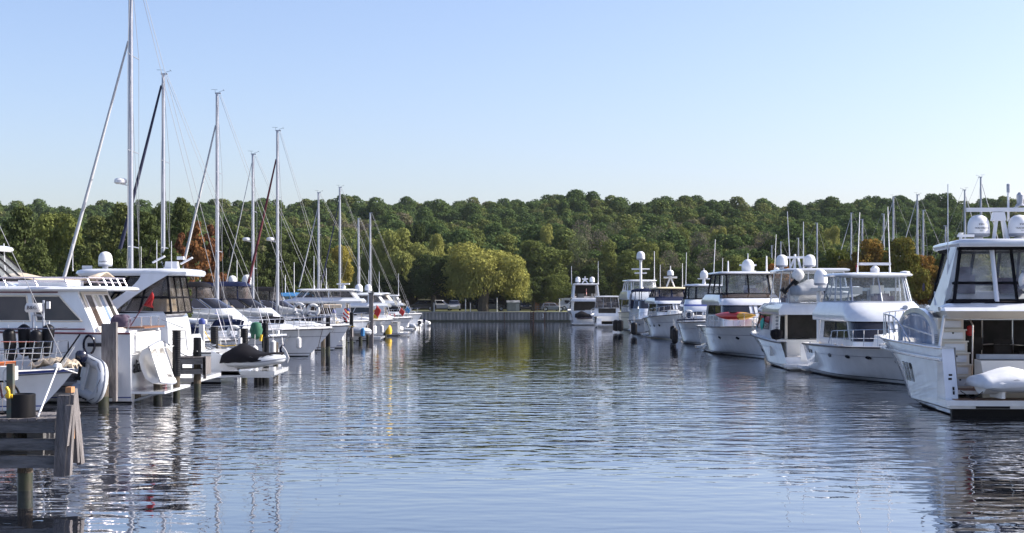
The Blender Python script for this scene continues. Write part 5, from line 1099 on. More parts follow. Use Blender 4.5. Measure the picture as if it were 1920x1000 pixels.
# masts of the sailing boats in the next basin, behind the right-hand row
base, _, _ = sailboat('sailboat', (0, 0, 0), 180, L=10, top=14, J=3.6, detail=False, mr=.11, furl='sail_white', furl_r=.06, dodger=None)
plain, _, _ = sailboat('sailboat', (0, 0, 0), 180, L=9, top=12, J=3.2, detail=False, mr=.10, furl=None, dodger=None)
plain.name = 'sailboat'
first = {id(base): True, id(plain): True}
def mast_at(src, px, Z, topy, label, rz=180):
    o = src if first.pop(id(src), None) else copy_tree(src)
    ht = 14 if src is base else 12; L = 10 if src is base else 9; z = H(topy, Z); s = z/ht
    mx = L*.56*s; o.location = (X(px, Z)+(mx if rz == 180 else -mx), Z, 0); o.rotation_euler = (0, 0, R_(rz)); o.scale = (s, s, s); o['label'] = label; o['group'] = 'sailing boats moored in the basin behind the right-hand row'
for i, (src, px, Z, py, rz, lab) in enumerate([(base, 1675, 148, 370, 180, 'sailing boat whose thick mast tops the treeline left of the large yacht'), (base, 1720, 142, 366, 180, 'sailing boat with the tallest mast behind the autumn trees, wind vane on top'), (plain, 1731, 138, 395, 180, 'sailing boat with a shorter mast just right of the tallest one behind the autumn trees'),
        (plain, 1657, 156, 402, 0, 'sailing boat whose mast stands behind the open radar bar on the right'), (plain, 1617, 160, 412, 0, 'sailing boat with a mid-height mast behind the yellow-green autumn tree'), (base, 1596, 152, 400, 180, 'sailing boat with a slim mast behind the right-hand dome of the twin-dome yacht'),
        (plain, 1532, 158, 419, 0, 'sailing boat whose mast rises right above the twin domes'), (plain, 1497, 164, 447, 0, 'sailing boat with a short mast left of the twin domes'), (plain, 1464, 168, 454, 180, 'sailing boat with a short mast behind the orange autumn bush'), (plain, 1447, 172, 461, 180, 'sailing boat with the shortest mast, left of the orange autumn bush'),
        (base, 1809, 134, 357, 0, 'sailing boat whose mast stands left of the left dome of the large yacht'), (base, 1839, 150, 333, 0, 'sailing boat whose mast rises above the treeline between the domes of the large yacht'), (plain, 1773, 160, 424, 0, 'sailing boat with a short mast above the left corner of the large yacht hardtop')]):
    mast_at(src, px, Z, py, lab, rz)
# whip antennas standing in clear sight above the treeline belong to boats of the same basin
for px, Z, t0, label in [(1778, 44, 344, None)]: pass

# ================================================================ left-hand row
# near timber dock in the corner
t = thing('dock', 'weathered grey timber dock in the bottom left corner, three rows of planks between posts', 'dock', (0, 24.3, 0))
b = MB(); xl, xr = -14.5, X(104, 24)
for k, (z, hh) in enumerate(((1.22, .20), (.92, .20), (.62, .21))):
    b.box(((xl+xr)/2, -.3, z), (xr-xl, .09, hh)); b.box(((xl+xr)/2, 1.0, z), (xr-xl, .09, hh))
b.build('side_plank', 'wood_grey', t)
b = MB(); n = int((xr-xl)/.16)
for k in range(n): b.box((xr-.06-k*.16, .35, 1.345+random.Random(k).uniform(-.004, .004)), (.145, 1.46, .045))
b.build('deck_plank', 'wood_grey_up', t)
b = MB(); b.box((X(60, 24), .3, .93), (.28, .9, .5)); b.box((X(60, 24)+.02, .0, .78), (.9, .1, .12)); b.build('cross_beam', 'wood_grey', t)
b = MB()
for k in range(4): pass
z1, z0 = 1.78, .40
b.prism([(X(99, 23.8), -.48, z0), (X(121, 23.8), -.5, z0-.02), (X(131, 23.8), -.5, z1), (X(107, 23.8), -.48, z1)], (0, .16, 0)); b.build('end_board', 'wood_grey_up', t)
b = MB(); b.prism([(X(117, 23.7), -.62, .92), (X(126, 23.7), -.62, .92), (X(135, 23.7), -.62, 1.62), (X(123, 23.7), -.62, 1.62)], (0, .12, 0)); b.prism([(X(120, 23.8), -.48, z0), (X(130, 23.8), -.48, z0), (X(138, 23.8), -.48, 1.78), (X(131, 23.8), -.48, 1.8)], (0, .14, 0)); b.build('fender_board', 'wood_grey_up', t)
b = MB(); b.prism([(X(147, 24.7), .3, .48), (X(156, 24.7), .3, .5), (X(142, 24.7), .3, 1.84), (X(136, 24.7), .3, 1.84)], (0, .2, 0)); b.prism([(X(133, 24.4), .1, .55), (X(146, 24.4), .1, .55), (X(138, 24.4), .1, 1.8), (X(131, 24.4), .1, 1.8)], (0, .12, 0)); b.build('brace_board', 'wood_grey_up', t)
boxes(t, 'brace_block', [((X(128, 24), -.2, 1.86), (.1, .2, .1)), ((X(132, 24), -.3, 1.3), (.035, .12, .9)), ((X(137, 24), -.35, 1.12), (.06, .1, .2))], 'wood_new')
cyl_pile('thick round wooden pile under the near timber dock in the corner', 47, 24.9, 1.15, r=.135)
bx = MB(); bx.lathe([(.0, 0), (.235, 0), (.235, .40), (.22, .405), (.215, .38), (.0, .37)], (0, 0, 0), 20); tag(bx.build('bucket', 'black', loc=(X(48, 24.5), 24.3, 1.37)), 'black round tub standing on the near timber dock', 'tub')
t = thing('power_post', 'green painted post with a yellow hose fitting on the near timber dock', 'post', (X(22, 24.2), 24.15, .9)); bx = MB(); bx.box((0, 0, .7), (.11, .11, 1.42)); bx.build('post', 'green_paint', t)
bars(t, 'hose_fitting', [[(.0, -.08, .82), (.0, -.12, .95), (-.04, -.1, 1.0)], [(-.06, -.07, .85), (.06, -.07, .85)]], .035, 'yellow'); bars(t, 'hoop', [[(-.06-.08*math.sin(a*.35), 0, 1.2+.13*math.cos(a*.35)) for a in range(10)]], .012, 'fender_white')
def moped():
    t = thing('bicycle', 'bicycle with a black wheel and white basket parked beside the green post', 'bicycle', (X(14, 25), 24.75, 1.37), 10)
    for x in (0, -1.0):
        bb = MB(); rows = []
        for i in range(25):
            a = 2*math.pi*i/24; c = Vector((math.cos(a), 0, math.sin(a))); rows.append([Vector((x, 0, .31))+c*(.29+.022*math.cos(q*math.pi/3))+Vector((0, .022*math.sin(q*math.pi/3), 0)) for q in range(6)])
        bb.grid(rows, close=True); w_ = bb.build('wheel', 'rubber', t); bars(w_, 'spokes', [[(x, 0, .31), (x+.28*math.cos(k*.785), 0, .31+.28*math.sin(k*.785))] for k in range(8)], .006, 'chrome', 4)
    bars(t, 'frame', [[(-1.0, 0, .31), (-.55, 0, .3), (-.15, 0, .75), (-.7, 0, .72), (-1.0, 0, .31)], [(-.55, 0, .3), (-.72, 0, .85)], [(-.12, 0, .85), (0, 0, .31)]], .02, 'stripe_maroon'); boxes(t, 'saddle', [((-.74, 0, .88), (.25, .14, .06))], 'black'); bars(t, 'handlebar', [[(-.2, -.28, .92), (-.12, 0, .9), (-.2, .28, .92)]], .018, 'chrome')
    boxes(t, 'basket', [((.1, 0, .74), (.28, .34, .24))], 'fender_white')
moped()
tag(bars(None, 'mooring_line', [[(X(64, 24), 24.2, 1.38), (X(108, 30), 30, H(688, 30)), (X(139, 41), 41.3, 1.18)]], .016, 'white_paint'), 'thin white line from the near dock to the bow of the nearest sailing boat', 'rope')
b = MB(); b.lathe([(0, -.09), (.07, -.07), (.1, 0), (.07, .07), (0, .09)], (0, 0, 0), 12); tag(b.build('line_float', 'fender_white', loc=(X(108, 30), 30, H(688, 30))), 'small white float strung on the thin white line', 'float')

# L0 nearest sailing boat, bow to the right, with radar pole, fenders and orange board on deck
r, mx, h0 = sailboat('nearest white sailing boat, bow to the right, deck crowded with black fenders', (X(140, 41.6)-11.3, 41.6, 0), 0, L=11.3, B=3.5, mx=4.2, top=16, J=6.8, furl=None, boom=None, spr=0, detail=False, dodger=None, instr=False)
h0.rail(r, .45, .93, .62, 8, r=.014, rise=.05, name='bow_rail', m='chrome'); h0.rub(r, 'stripe_dark', .02, -.1); boxes(r, 'hatch', [((8.6, 0, 1.38), (.5, .5, .05))], 'tint')
x0 = X(65, 43)
t = thing('radar_scanner', 'white boxy radar unit lettered B&G on a thin steel pole above the black fenders', 'radar', (X(65, 42.6), 42.6, 0))
b = MB(); rows = []
for z, k in ((2.98+.0, .86), (3.04, 1), (3.16, .97), (3.26, .82)): rows.append([Vector((.26*k*math.copysign(abs(math.cos(a))**.4, math.cos(a)), .24*k*math.copysign(abs(math.sin(a))**.4, math.sin(a)), z)) for a in [2*math.pi*j/20 for j in range(20)]])
b.grid(rows, close=True); b.poly(rows[-1]); b.poly(rows[0][::-1]); b.build('housing', 'fender_white', t, ang=50); text(t, 'lettering', 'B&G', .16, (0, -.262, 3.12), (1, 0, 0), (0, 0, 1), 'stripe_dark')
bars(t, 'pole', [[(.27, 0, 1.3), (.27, 0, 3.35)], [(0, 0, 2.98), (0, 0, 2.9), (.27, 0, 2.86)], [(-.05, .0, 1.4), (-.05, .0, 2.9)]], .035, 'alu'); boxes(t, 'lamp', [((.42, 0, 3.2), (.1, .1, .22))], 'fender_white')
for k, (px, z, ln) in enumerate(((22, 1.50, -.10), (47, 1.62, -.06), (73, 1.46, .06), (93, 1.62, .1))):
    fender((X(px, 42.4+.2*k), 42.4+.25*(k % 2), z), ('first', 'second', 'third', 'last')[k]+' black fender from the left in the rack on the nearest sailing boat', .19, 1.0, 'fender_black', 'black fenders in the rack', .1, ln)
b = MB()
for z in (1.75, 2.1, 2.5): b.tube([(X(4, 42), 41.9, z), (X(104, 42), 41.9, z), (X(108, 42), 42.9, z)], .016, 5)
for px in (14, 28, 44, 60, 76, 92, 104): b.tube([(X(px, 42), 41.9, 1.4), (X(px, 42)+.12, 41.9, 2.12)], .014, 5)
t = tag(b.build('fender_rack', 'chrome'), 'steel tube rack holding the black fenders on the nearest sailing boat', 'rack')
b = MB(); rows = []
for i in range(13):
    q = i/12; w_ = .2*math.sin(math.pi*min(1, q*.5+.5)) if q > .0 else .2; w_ = .22*math.sqrt(max(.003, 1-max(0, (q-.6)/.4)**2)); rows.append([Vector((-2.2+q*2.4, w_*math.cos(a), .07*math.sin(a))) for a in [2*math.pi*j/8 for j in range(8)]])
b.grid(rows, close=True); tag(b.build('paddle_board', 'orange', loc=(X(32, 41.2)-.2, 41.1, 1.48)), 'orange paddle board lying along the deck at the left edge', 'paddle board')
b = MB(); b.grid([[Vector((X(75, 41.9)+i*.12-.3, 41.7+j*.14, 1.36+.10*math.sin(i*1.9+j*2.3)+.14*math.sin(math.pi*i/11))) for i in range(12)] for j in range(8)]); tag(b.build('rope_heap', 'canvas_tan', solid=.05), 'heap of tan rope and net under the black fenders', 'rope')
b = MB()
for k in range(12): b.box((X(52, 42.3)+.01*k, 42.3, 1.42), (.5, .5, .04))
tag(bars(None, 'boat_hook', [[(X(106, 41), 41, 1.35), (X(150, 41), 41, 2.35)]], .025, 'black'), 'black pole slanting over the bow of the nearest sailing boat', 'boat hook')
for k_, lb in ((0, 'left one of two thin white poles leaning at the bow of the nearest sailing boat'), (4, 'right one of two thin white poles leaning at the bow of the nearest sailing boat')):
    tag(bars(None, 'boarding_pole', [[(X(112+k_, 41.5), 41.6, 1.4), (X(133+k_, 41.5), 41.6, 1.95)]], .018, 'fender_white'), lb, 'pole')

# L1 long white cabin yacht, stern to the right
def cabin_yacht():
    root = thing('cabin_yacht', 'long white cabin yacht with tinted windows and maroon lines, stern to the right', 'yacht', (X(245, 45)-.0, 46.9, 0), 180)
    h = Hull(14, 4.1, 2.28, 2.6, rake=1.2, tw=.96, full=2.6, flare=1.05, chine=.9); h.build(root, ('gelcoat', 'antifoul', 'stripe_blue', 'stripe_grey'), line=None); h.deck(root, cock=.11, zfl=1.5, side=.2); h.rub(root, 'stripe_maroon', .03, -.02)
    boxes(root, 'swim_platform', [((-.5, 0, .33), (1.15, 3.6, .08))], 'gelcoat'); bars(root, 'platform_bracket', [[(-.8, y, .3), (0, y, .05)] for y in (-1.4, -.5, .5, 1.4)], .05, 'alu')
    boxes(root, 'transom_board', [((-.03, .2, 1.98), (.05, 2.5, .62))], 'fender_white')
    text(root, 'lettering', 'alize', .62, (-.045, 1.12, 1.15), (0, -1, 0), (0, 0, 1), 'black', .01, squash=1.1)
    boxes(root, 'transom_hatch', [((-.02, -.6, 1.2), (.03, .8, .7))], 'gelcoat_deck'); bars(root, 'grab_rail', [[(-.05, 1.8, 1.62), (-.12, 1.75, 1.62), (-.12, .4, 1.62), (-.05, .35, 1.62)]], .02, 'chrome'); bars(root, 'stern_rail', [[(.1, 1.9, 2.35), (.05, 1.9, 2.75), (.0, 1.2, 2.78), (.0, -1.2, 2.78), (.05, -1.9, 2.75), (.1, -1.9, 2.35)], [(.0, .6, 2.35), (0, .6, 2.78)], [(.0, -.6, 2.35), (0, -.6, 2.78)]], .018, 'chrome')
    boxes(root, 'transom_ladder', [((-.12, -.95, 1.15), (.06, .5, .9))], 'tint_sky_reflect'); boxes(root, 'fuel_can', [((-.35, -.9, .6), (.2, .25, .42))], 'stripe_maroon')
    S0 = LV(2.2, 1.15, 11, 1.85, 1.3, 1.5); S1 = LV(2.62, 1.32, 10.8, 1.82, 1.3, 1.5); S2 = LV(3.50, 1.75, 10, 1.72, 1.2, 1.3); S3 = LV(3.66, 1.8, 9.9, 1.7, 1.2, 1.3)
    shell(root, 'cabin', [S0, S1, S2, S3], 'gelcoat')
    # windows: aft trapezoid and the long ones ahead of it, both sides
    for m0, m1, d0, d1 in ((.785, .925, 0, .0), (.933, .972, 0, .018)):
        pane(root, S1, S2, m0, m1, .04, .98, 'tint_brown', 'gelcoat_warm', .03, du0=d0, du1=d1)
    for m0, m1 in ((.065, .15), (.155, .215)): pane(root, S1, S2, m0, m1, .04, .98, 'tint_brown', 'gelcoat_warm', .03)
    pane(root, S1, S2, .32, .68, .1, .95, 'tint', name='windshield')
    # cream aft bulkhead with sliding door
    pane(root, S0, S3, 1.02, 1.29, .05, .97, 'gelcoat_warm', name='aft_bulkhead', off=.01)
    for a, c, mm in ((1.04, 1.105, 'tint_brown'), (1.115, 1.16, 'clear_glass'), (1.165, 1.21, 'tint_sky_reflect'), (1.22, 1.27, 'interior')): pane(root, S0, S3, a, c, .16, .9, mm, 'alu_white', .03, off=.03, name='sliding_door')
    # roof slab overhanging the cockpit
    slab(root, 'roof', LV(3.64, .75, 10.3, 1.98, 1.4, 1.4), .16, 'gelcoat')
    b = MB()
    for sd in (1, -1):
        for z, o_ in ((3.60, 1.80), (2.40, 1.88)): b.tube([(2.4 if z > 3 else 1.5, sd*o_, z), (9, sd*(o_-.3), z)], .022, 4)
    b.build('maroon_stripe', 'stripe_maroon', root)
    # flybridge rail, screen and canvas
    b = MB(); tp = [(6.5, 1.75, 4.08), (1.4, 1.75, 4.08), (1.1, 1.4, 4.08), (1.1, -1.4, 4.08), (1.4, -1.75, 4.08), (6.5, -1.75, 4.08)]
    b.tube(tp, .022, 6); b.tube([(p[0], p[1], 3.94) for p in tp], .012, 5)
    for p in [(5.2, 1.75), (4.2, 1.75), (3.2, 1.75), (2.2, 1.75), (1.45, 1.75), (1.1, 1.2), (1.1, .4), (1.1, -.4), (1.1, -1.2), (2.2, -1.75), (3.4, -1.75)]: b.tube([(p[0]-.12, p[1], 3.8), (p[0]+.02, p[1], 4.08)], .022, 6)
    b.build('roof_rail', 'rail_pink', root)
    F0 = LV(3.8, 3.9, 9.2, 1.5, 1.2, 1.2); F1 = LV(4.12, 4.6, 8.9, 1.42, 1.1, 1.2); shell(root, 'flybridge', [F0, F1], 'gelcoat')
    E0 = LV(4.0, 4.3, 8.8, 1.45, 1.15, 1.1); E1 = LV(5.0, 5.4, 8.4, 1.25, 1.0, 1.0); band(root, E0, E1, (0, .15, .3, .5, .7, .85, 1), 'vinyl', 'canvas_black', .045, bot=.07); band(root, E0, E1, (1, 1.1, 1.2, 1.299), 'vinyl', 'canvas_black', .045, bot=.07)
    slab(root, 'hardtop', LV(5.0, 5.0, 8.8, 1.45, 1.2, 1.0), .2, 'gelcoat')
    boxes(root, 'roof_locker', [((3.1, .3, 3.9), (1.6, 1.8, .2))], 'gelcoat')
    b = MB(); b.box((.15, -.4, 2.42), (.7, 2.7, .05)); b.build('cockpit_shelf', 'teak', root)
    h.port(root, .08, .55, .1, .1, 1); boxes(root, 'side_vent', [((1.1, 2.06, 1.9), (.5, .02, .12))], 'tint')
    boxes(root, 'cockpit_wall', [((.1, 0, 2.2), (.12, 3.9, .3))], 'gelcoat'); bars(root, 'cleat', [[(.5, 1.9, 2.36), (.8, 1.9, 2.36)]], .03, 'chrome'); boxes(root, 'cream_capstan', [((3.05, 1.9, 2.15), (.35, .2, .12)), ((3.05, 1.9, 2.02), (.16, .14, .2))], 'cream')
    bars(root, 'rope_coil', [[(1.3+.18*math.cos(a/2), 2.06, 1.9+.3*math.sin(a/2)) for a in range(14)]], .04, 'hull_navy'); bars(root, 'drain_pipe', [[(2.0, 1.95, 2.3), (2.0, 2.06, .8)]], .02, 'stripe_dark')
    flag(root, (.15, 1.35, 2.5), 1.15, (-.72, 0), (.55, .55), 'red', pole='stripe_maroon', hang='limp')
    antenna(root, (4.8, 1.2, 4.1), 1.7, (.05, 0), .02); antenna(root, (5.2, -1.2, 4.1), 1.2, (.05, 0), .02)
    return root
cabin_yacht()
b = MB(); rows = []
for z, k, kz in ((0, 1, 0), (.18, 1.05, 0), (.36, .98, 0), (.46, .78, 0), (.5, .4, 0)): rows.append([Vector((.30*k*math.copysign(abs(math.cos(a))**.5, math.cos(a)), .26*k*math.copysign(abs(math.sin(a))**.5, math.sin(a)), z*.8+.02*math.sin(a*5))) for a in [2*math.pi*j/18 for j in range(18)]])
b.grid(rows, close=True); b.poly(rows[-1]); tag(b.build('barbecue_cover', 'canvas_plum', loc=(X(225, 45.4), 45.5, 2.46), ang=60), 'dark plum fabric cover over a grill on the stern of the cabin yacht', 'grill')
b = MB(); b.grid([[Vector((i*.28-1.9, j*.3-.9, .16*math.exp(-(j-3)**2/5)*(1+.25*math.sin(i*1.1))+.12*math.sin(i*.6))) for i in range(14)] for j in range(7)]); tag(b.build('canvas_cover', 'canvas_tan', loc=(X(105, 48), 48.1, 3.98), solid=.03), 'tan canvas cover spread over the roof of the cabin yacht', 'canvas')
t = rib('inflatable_dinghy', 'grey inflatable dinghy hung on end beside the cabin yacht, its outboard on the left', (X(176, 44), 43.9, .55), (R_(90), R_(-90), R_(8)), L=2.3, B=1.35, m='hypalon', tube_r=.17)
t.rotation_euler = (R_(80), R_(10), R_(-50)); t.location = (X(160, 44)-.1, 44.1, 1.05)
text(t, 'lettering', 'OJI 41 K', .17, (1.05, -.62, .28), (1, .0, 0), (0, -.5, .8), 'black', .01)
t2 = thing('outboard_motor', 'dark outboard motor tilted up left of the grey inflatable dinghy', 'outboard motor', (X(152, 43.2), 43.2, H(686, 43.2))); outboard(t2, (0, 0, 0), 'hull_navy', .9, 10, 30)
def hard_dinghy():
    t = thing('dinghy', 'white hard dinghy stood on its side on the stern platform of the cabin yacht', 'dinghy', (X(286, 45), 45.2, .42))
    b = MB(); out = []; ins = []
    n = 12
    for i in range(n+1):
        q = i/n; y = q*2.7; w_ = .76*(.80+.2*math.sin(q*2.2))*(1 if q < .55 else math.sqrt(max(.01, 1-((q-.55)/.47)**2))); d = .42*(1-.35*q*q)
        out.append([Vector((s_*x_, y, z_)) for s_, x_, z_ in ((-1, w_, 0), (-1, w_*.94, -d*.55), (-1, w_*.55, -d), (1, 0, -d*1.08), (1, w_*.55, -d), (1, w_*.94, -d*.55), (1, w_, 0))])
        ins.append([Vector((s_*x_, y, z_)) for s_, x_, z_ in ((-1, w_*.99, .03), (-1, w_*.78, .02), (-1, w_*.55, -d*.72), (1, 0, -d*.8), (1, w_*.55, -d*.72), (1, w_*.78, .02), (1, w_*.99, .03))])
    b.grid(out); b.grid(ins); b.poly(out[0]); b.poly(ins[0][::-1]); b.grid([[r_[0] for r_ in out], [r_[0] for r_ in ins]]); b.grid([[r_[-1] for r_ in out], [r_[-1] for r_ in ins]]); b.poly(out[-1])
    R = Matrix.Rotation(R_(72), 4, 'Y'); k = Matrix.Rotation(R_(-1), 4, 'Z')
    b.v = [tuple(k @ (R @ Vector(v))+Vector((-.0, 0, .82))) for v in b.v]; b.build('hull', 'hypalon_white', t, ang=45)
    c = MB(); c.box((0, .95, -.02), (1.2, .3, .04)); c.box((0, 1.85, -.02), (1.1, .25, .04)); c.v = [tuple(k @ (R @ Vector(v))+Vector((0, 0, .82))) for v in c.v]; c.build('thwart', 'fender_white', t)
    bars(t, 'rub_strake', [[k @ (R @ (r_[e]+Vector((0, 0, .01))))+Vector((0, 0, .82)) for r_ in out] for e in (0, -1)], .03, 'stripe_grey')
hard_dinghy()

# L2 hardtop cruiser
def hardtop_cruiser():
    root = thing('hardtop_cruiser', 'white hardtop cruiser with swept side leg, oval emblem and white radar dome', 'cruiser', (-11.3, 52.3, 0), 180)
    h = Hull(13.5, 4.0, 1.75, 2.1, rake=1.9, tw=.94, full=2.3, flare=1.3); h.build(root, line=9); h.deck(root, cock=.03, zfl=.9, crown=.15); h.rub(root, 'stripe_dark', .03); cleats(h, root)
    A0 = LV(1.7, 1.15, 8.6, 1.85, 1.2, 2.2); A1 = LV(2.35, 1.2, 8.0, 1.78, 1.1, 2.0); A2 = LV(2.78, 1.3, 6.6, 1.66, 1.0, 1.6); A3 = LV(2.9, 1.4, 6.3, 1.6, .95, 1.5)
    shell(root, 'coaming', [A0, A1, A2, A3], 'gelcoat', ang=60)
    W0 = LV(2.85, 1.1, 6.2, 1.62, .98, 1.4); W1 = LV(4.22, 1.3, 4.5, 1.42, .9, 1.0)
    band(root, W0, W1, (.0, .1, .2), 'vinyl_smoke', 'canvas_black', .045, bot=.05, mid=.42); band(root, W0, W1, (.8, .9, 1.0), 'vinyl_smoke', 'canvas_black', .045, bot=.05, mid=.42); band(root, W0, W1, (1, 1.1, 1.2, 1.299), 'vinyl_smoke', 'canvas_black', .04, mid=.42)
    for a, c in ((.22, .36), (.37, .5), (.5, .63), (.64, .78)): pane(root, W0, W1, a, c, .02, .96, 'tint', 'canvas_black', .04, name='side_glass', n=10)
    # swept leg outboard of the glass, from the aft hardtop down and forward
    b = MB()
    for sd in (1, -1):
        rows = []
        for k in range(13):
            q = k/12; x = lerp(1.7, 3.9, q**1.15); z = lerp(4.3, 2.7, q); wd = .62*(1-.2*math.sin(q*3))+.5*q**4+.45*(1-q)**5; y = lerp(1.52, 1.74, q)
            rows.append([Vector((x-wd/2, sd*y, z)), Vector((x+wd/2, sd*(y+.005), z)), Vector((x+wd/2, sd*(y-.1), z)), Vector((x-wd/2, sd*(y-.1), z))])
        b.grid(rows, close=True)
    b.build('hardtop_leg', 'gelcoat', root, ang=60)
    slab(root, 'hardtop', LV(4.22, .55, 5.0, 1.62, 1.15, 1.2), .26, 'gelcoat')
    e = MB(); e.prism([(3.45+.17*math.cos(a*math.pi/8), 1.72, 3.12+.1*math.sin(a*math.pi/8)) for a in range(16)], (0, .02, 0)); em = e.build('emblem', 'stripe_dark', root); b = MB(); b.prism([(3.36, 1.743, 3.12), (3.5, 1.743, 3.16), (3.58, 1.743, 3.1), (3.5, 1.743, 3.12), (3.42, 1.743, 3.08)], (0, .005, 0)); b.build('bird_mark', 'fender_white', em)
    text(root, 'lettering', 'Searay', .30, (3.55, 1.80, 2.47), (-1, -.0, 0), (0, 0, 1), 'stripe_dark', .006, squash=1.25, wob=.4)
    bars(root, 'side_line', [[(4.1, 1.80, 2.48), (6.3, 1.62, 2.5)], [(1.4, 1.85, 2.62), (.6, 1.8, 2.3)]], .014, 'stripe_grey')
    e = MB(); e.prism([(2.3+.25*math.cos(a*math.pi/7), 1.87, 2.1+.045*math.sin(a*math.pi/7)) for a in range(14)], (0, .02, 0)); e.build('side_vent', 'stripe_dark', root)
    dome(root, (3.9, .3, 4.46), .26, .56); text(root, 'dome_lettering', 'Raymarine', .07, (3.9, .3+.265, 4.46+.3), (-1, 0, 0), (0, 0, 1), 'stripe_dark', .004)
    boxes(root, 'horn', [((4.55, .4, 4.55), (.35, .12, .12))], 'alu_white')
    b = MB(); b.box((1.45, .1, 4.62), (.5, .35, .3), taper=.85); b.box((1.1, .2, 4.9), (.25, .16, .12)); b.box((1.95, .1, 4.85), (.5, .2, .05), Matrix.Rotation(.5, 3, 'Y')); b.box((.9, .1, 4.8), (.5, .2, .05), Matrix.Rotation(.5, 3, 'Y')); b.build('searchlight', 'alu_white', root)
    antenna(root, (1.2, 1.2, 4.4), 1.1); antenna(root, (4.9, 1.0, 4.4), 1.0); antenna(root, (2.2, -.6, 4.4), 1.2)
    boxes(root, 'lounge_seat', [((3.6, .5, 3.2), (.5, .6, .7)), ((3.8, .5, 3.7), (.14, .5, .5)), ((1.8, -.3, 3.1), (.5, 1.6, .5))], 'canvas_cream'); boxes(root, 'interior', [((4.7, 0, 3.1), (.8, 2.0, .5))], 'interior')
    boxes(root, 'swim_platform', [((-.5, 0, .42), (1.2, 3.6, .14))], 'gelcoat')
    for c in root.children:
        if c.name.split('.')[0] not in ('hull', 'deck', 'rub_rail', 'cleat', 'swim_platform', 'stern_wing'): c.location.x -= 1.1
    root.location.x -= 1.15
    bars(root, 'stern_rail', [[(0, 1.6, 2.2), (-.5, 1.6, 2.2), (-.55, 1.5, 1.5)], [(.0, 1.6, 1.9), (-.5, 1.6, 1.9)]], .02, 'chrome')
hardtop_cruiser()

# L3 low sport boat with a covered dinghy athwart its platform
y = express('motor_cruiser', 'low white sport cruiser, stern to the right, with a covered dinghy on its platform', (X(412, 55)+.0, 56.5, 0), 180, L=10.5, B=3.5, za=1.25, zf=1.5, zc=1.9, zw=2.5, zt=3.2, top='none', arch=False, xw=5.6, plat=False, cap=7)
r = y['root']; b = MB(); b.prism([(.3, 1.7, 1.3), (-.1, 1.7, 1.15), (-.75, 1.7, .55), (-.9, 1.7, .3), (.3, 1.7, .2)], (0, -.45, 0)); b.prism([(.3, -1.25, 1.3), (-.1, -1.25, 1.15), (-.75, -1.25, .55), (-.9, -1.25, .3), (.3, -1.25, .2)], (0, -.45, 0)); b.build('stern_wing', 'gelcoat', r)
boxes(r, 'swim_platform', [((-1.15, 0, .42), (2.1, 3.4, .16)), ((-1.1, 0, .3), (1.9, 3.2, .12))], 'gelcoat')
bars(r, 'platform_leg', [[(-1.4, y_, .3), (-1.4, y_, -.3)] for y_ in (-1.2, -.4, .4, 1.2)], .1, 'black')
bars(r, 'rope_coil', [[(.4+.18*math.cos(a), 1.2+.18*math.sin(a), 1.32+.02*a) for a in range(14)]], .02, 'stripe_grey')
t = rib('covered_dinghy', 'grey inflatable dinghy with a peaked black cover on the platform of the low sport cruiser', (X(432, 55), 55.2, .68), (0, 0, R_(-12)), L=2.25, B=1.5, m='hypalon', cover='canvas_black', tube_r=.2)

# the row of sailing boats, sterns to the channel, masts and furled headsails
SB = [('sailing boat with the tallest mast, a long white furled sail slanting down to the left', 245, 61.5, -75, 88, 'sail_white', 'alu_white', 58, .10, .085, 3, -12.0),
      ('sailing boat with the second mast from the left and a navy furled sail', 306, 74.2, 140, 185, 'sail_navy', 'canvas_grey', 145, .085, .11, 2, -12.5),
      ('sailing boat with the third mast from the left and a white furled sail', 407, 83.5, 176, 316, 'sail_white', 'canvas_grey', 222, .09, .09, 2, -12.0),
      ('sailing boat with the mast carrying a maroon furled sail', 520, 92.5, 246, 448, 'sail_maroon', 'canvas_grey', 288, .085, .10, 2, -11.2),
      ('sailing boat with the shorter mast just left of the maroon sail mast', 474, 98, 290, 432, 'sail_white', 'canvas_navy', 296, .085, .04, 2, -12.4),
      ('sailing boat with the left mast of the pair above the yellow autumn tree', 597, 136, 362, 548, 'sail_white', 'canvas_grey', 385, .09, .07, 2, -12.0),
      ('sailing boat with the taller mast of the pair left of the yellow autumn tree', 637, 141, 352, 590, 'sail_navy', 'canvas_navy', 372, .095, .08, 2, -12.0),
      ('sailing boat with the short bare mast in front of the yellow autumn tree', 672, 150, 410, 622, None, 'canvas_grey', 420, .10, 0, 1, -11.5),
      ('sailing boat with the slanting-looking mast at the far end of the left row', 694, 157, 400, 655, None, 'canvas_grey', 412, .10, 0, 2, -11.0)]
SBROOT = []
for lab, px, Z, ty, fx, fm, bm_, fy, mr, fr, sp, xs_ in SB:
    top = H(ty, Z); xm = X(px, Z); mx = xs_-xm; J = xm-X(fx, Z); J = max(2.5, J); L = mx+J+.4
    ft = (H(fy, Z)-1.4)/(top-1.4)
    r, _, hh = sailboat(lab, (xs_, Z, 0), 180, L=L, B=3.5 if Z < 110 else 3.3, mx=mx, top=top, J=J, furl=fm, mr=mr*1.2, boom=bm_, spr=sp, furl_r=fr, fore_top=ft-.003, dodger='canvas_navy' if Z < 80 else 'canvas_black', radar=(H(345, 61.5) if px == 245 else (H(452, Z) if px in (520, 474) else None)), instr=ty > 0)
    SBROOT.append((r, mx, hh, Z))
r, mx, hh, Z = SBROOT[0]
flag(SBROOT[3][0], (.2, .8, 1.4), 1.3, (-.3, 0), (.6, .4), 'red', stripes=True)

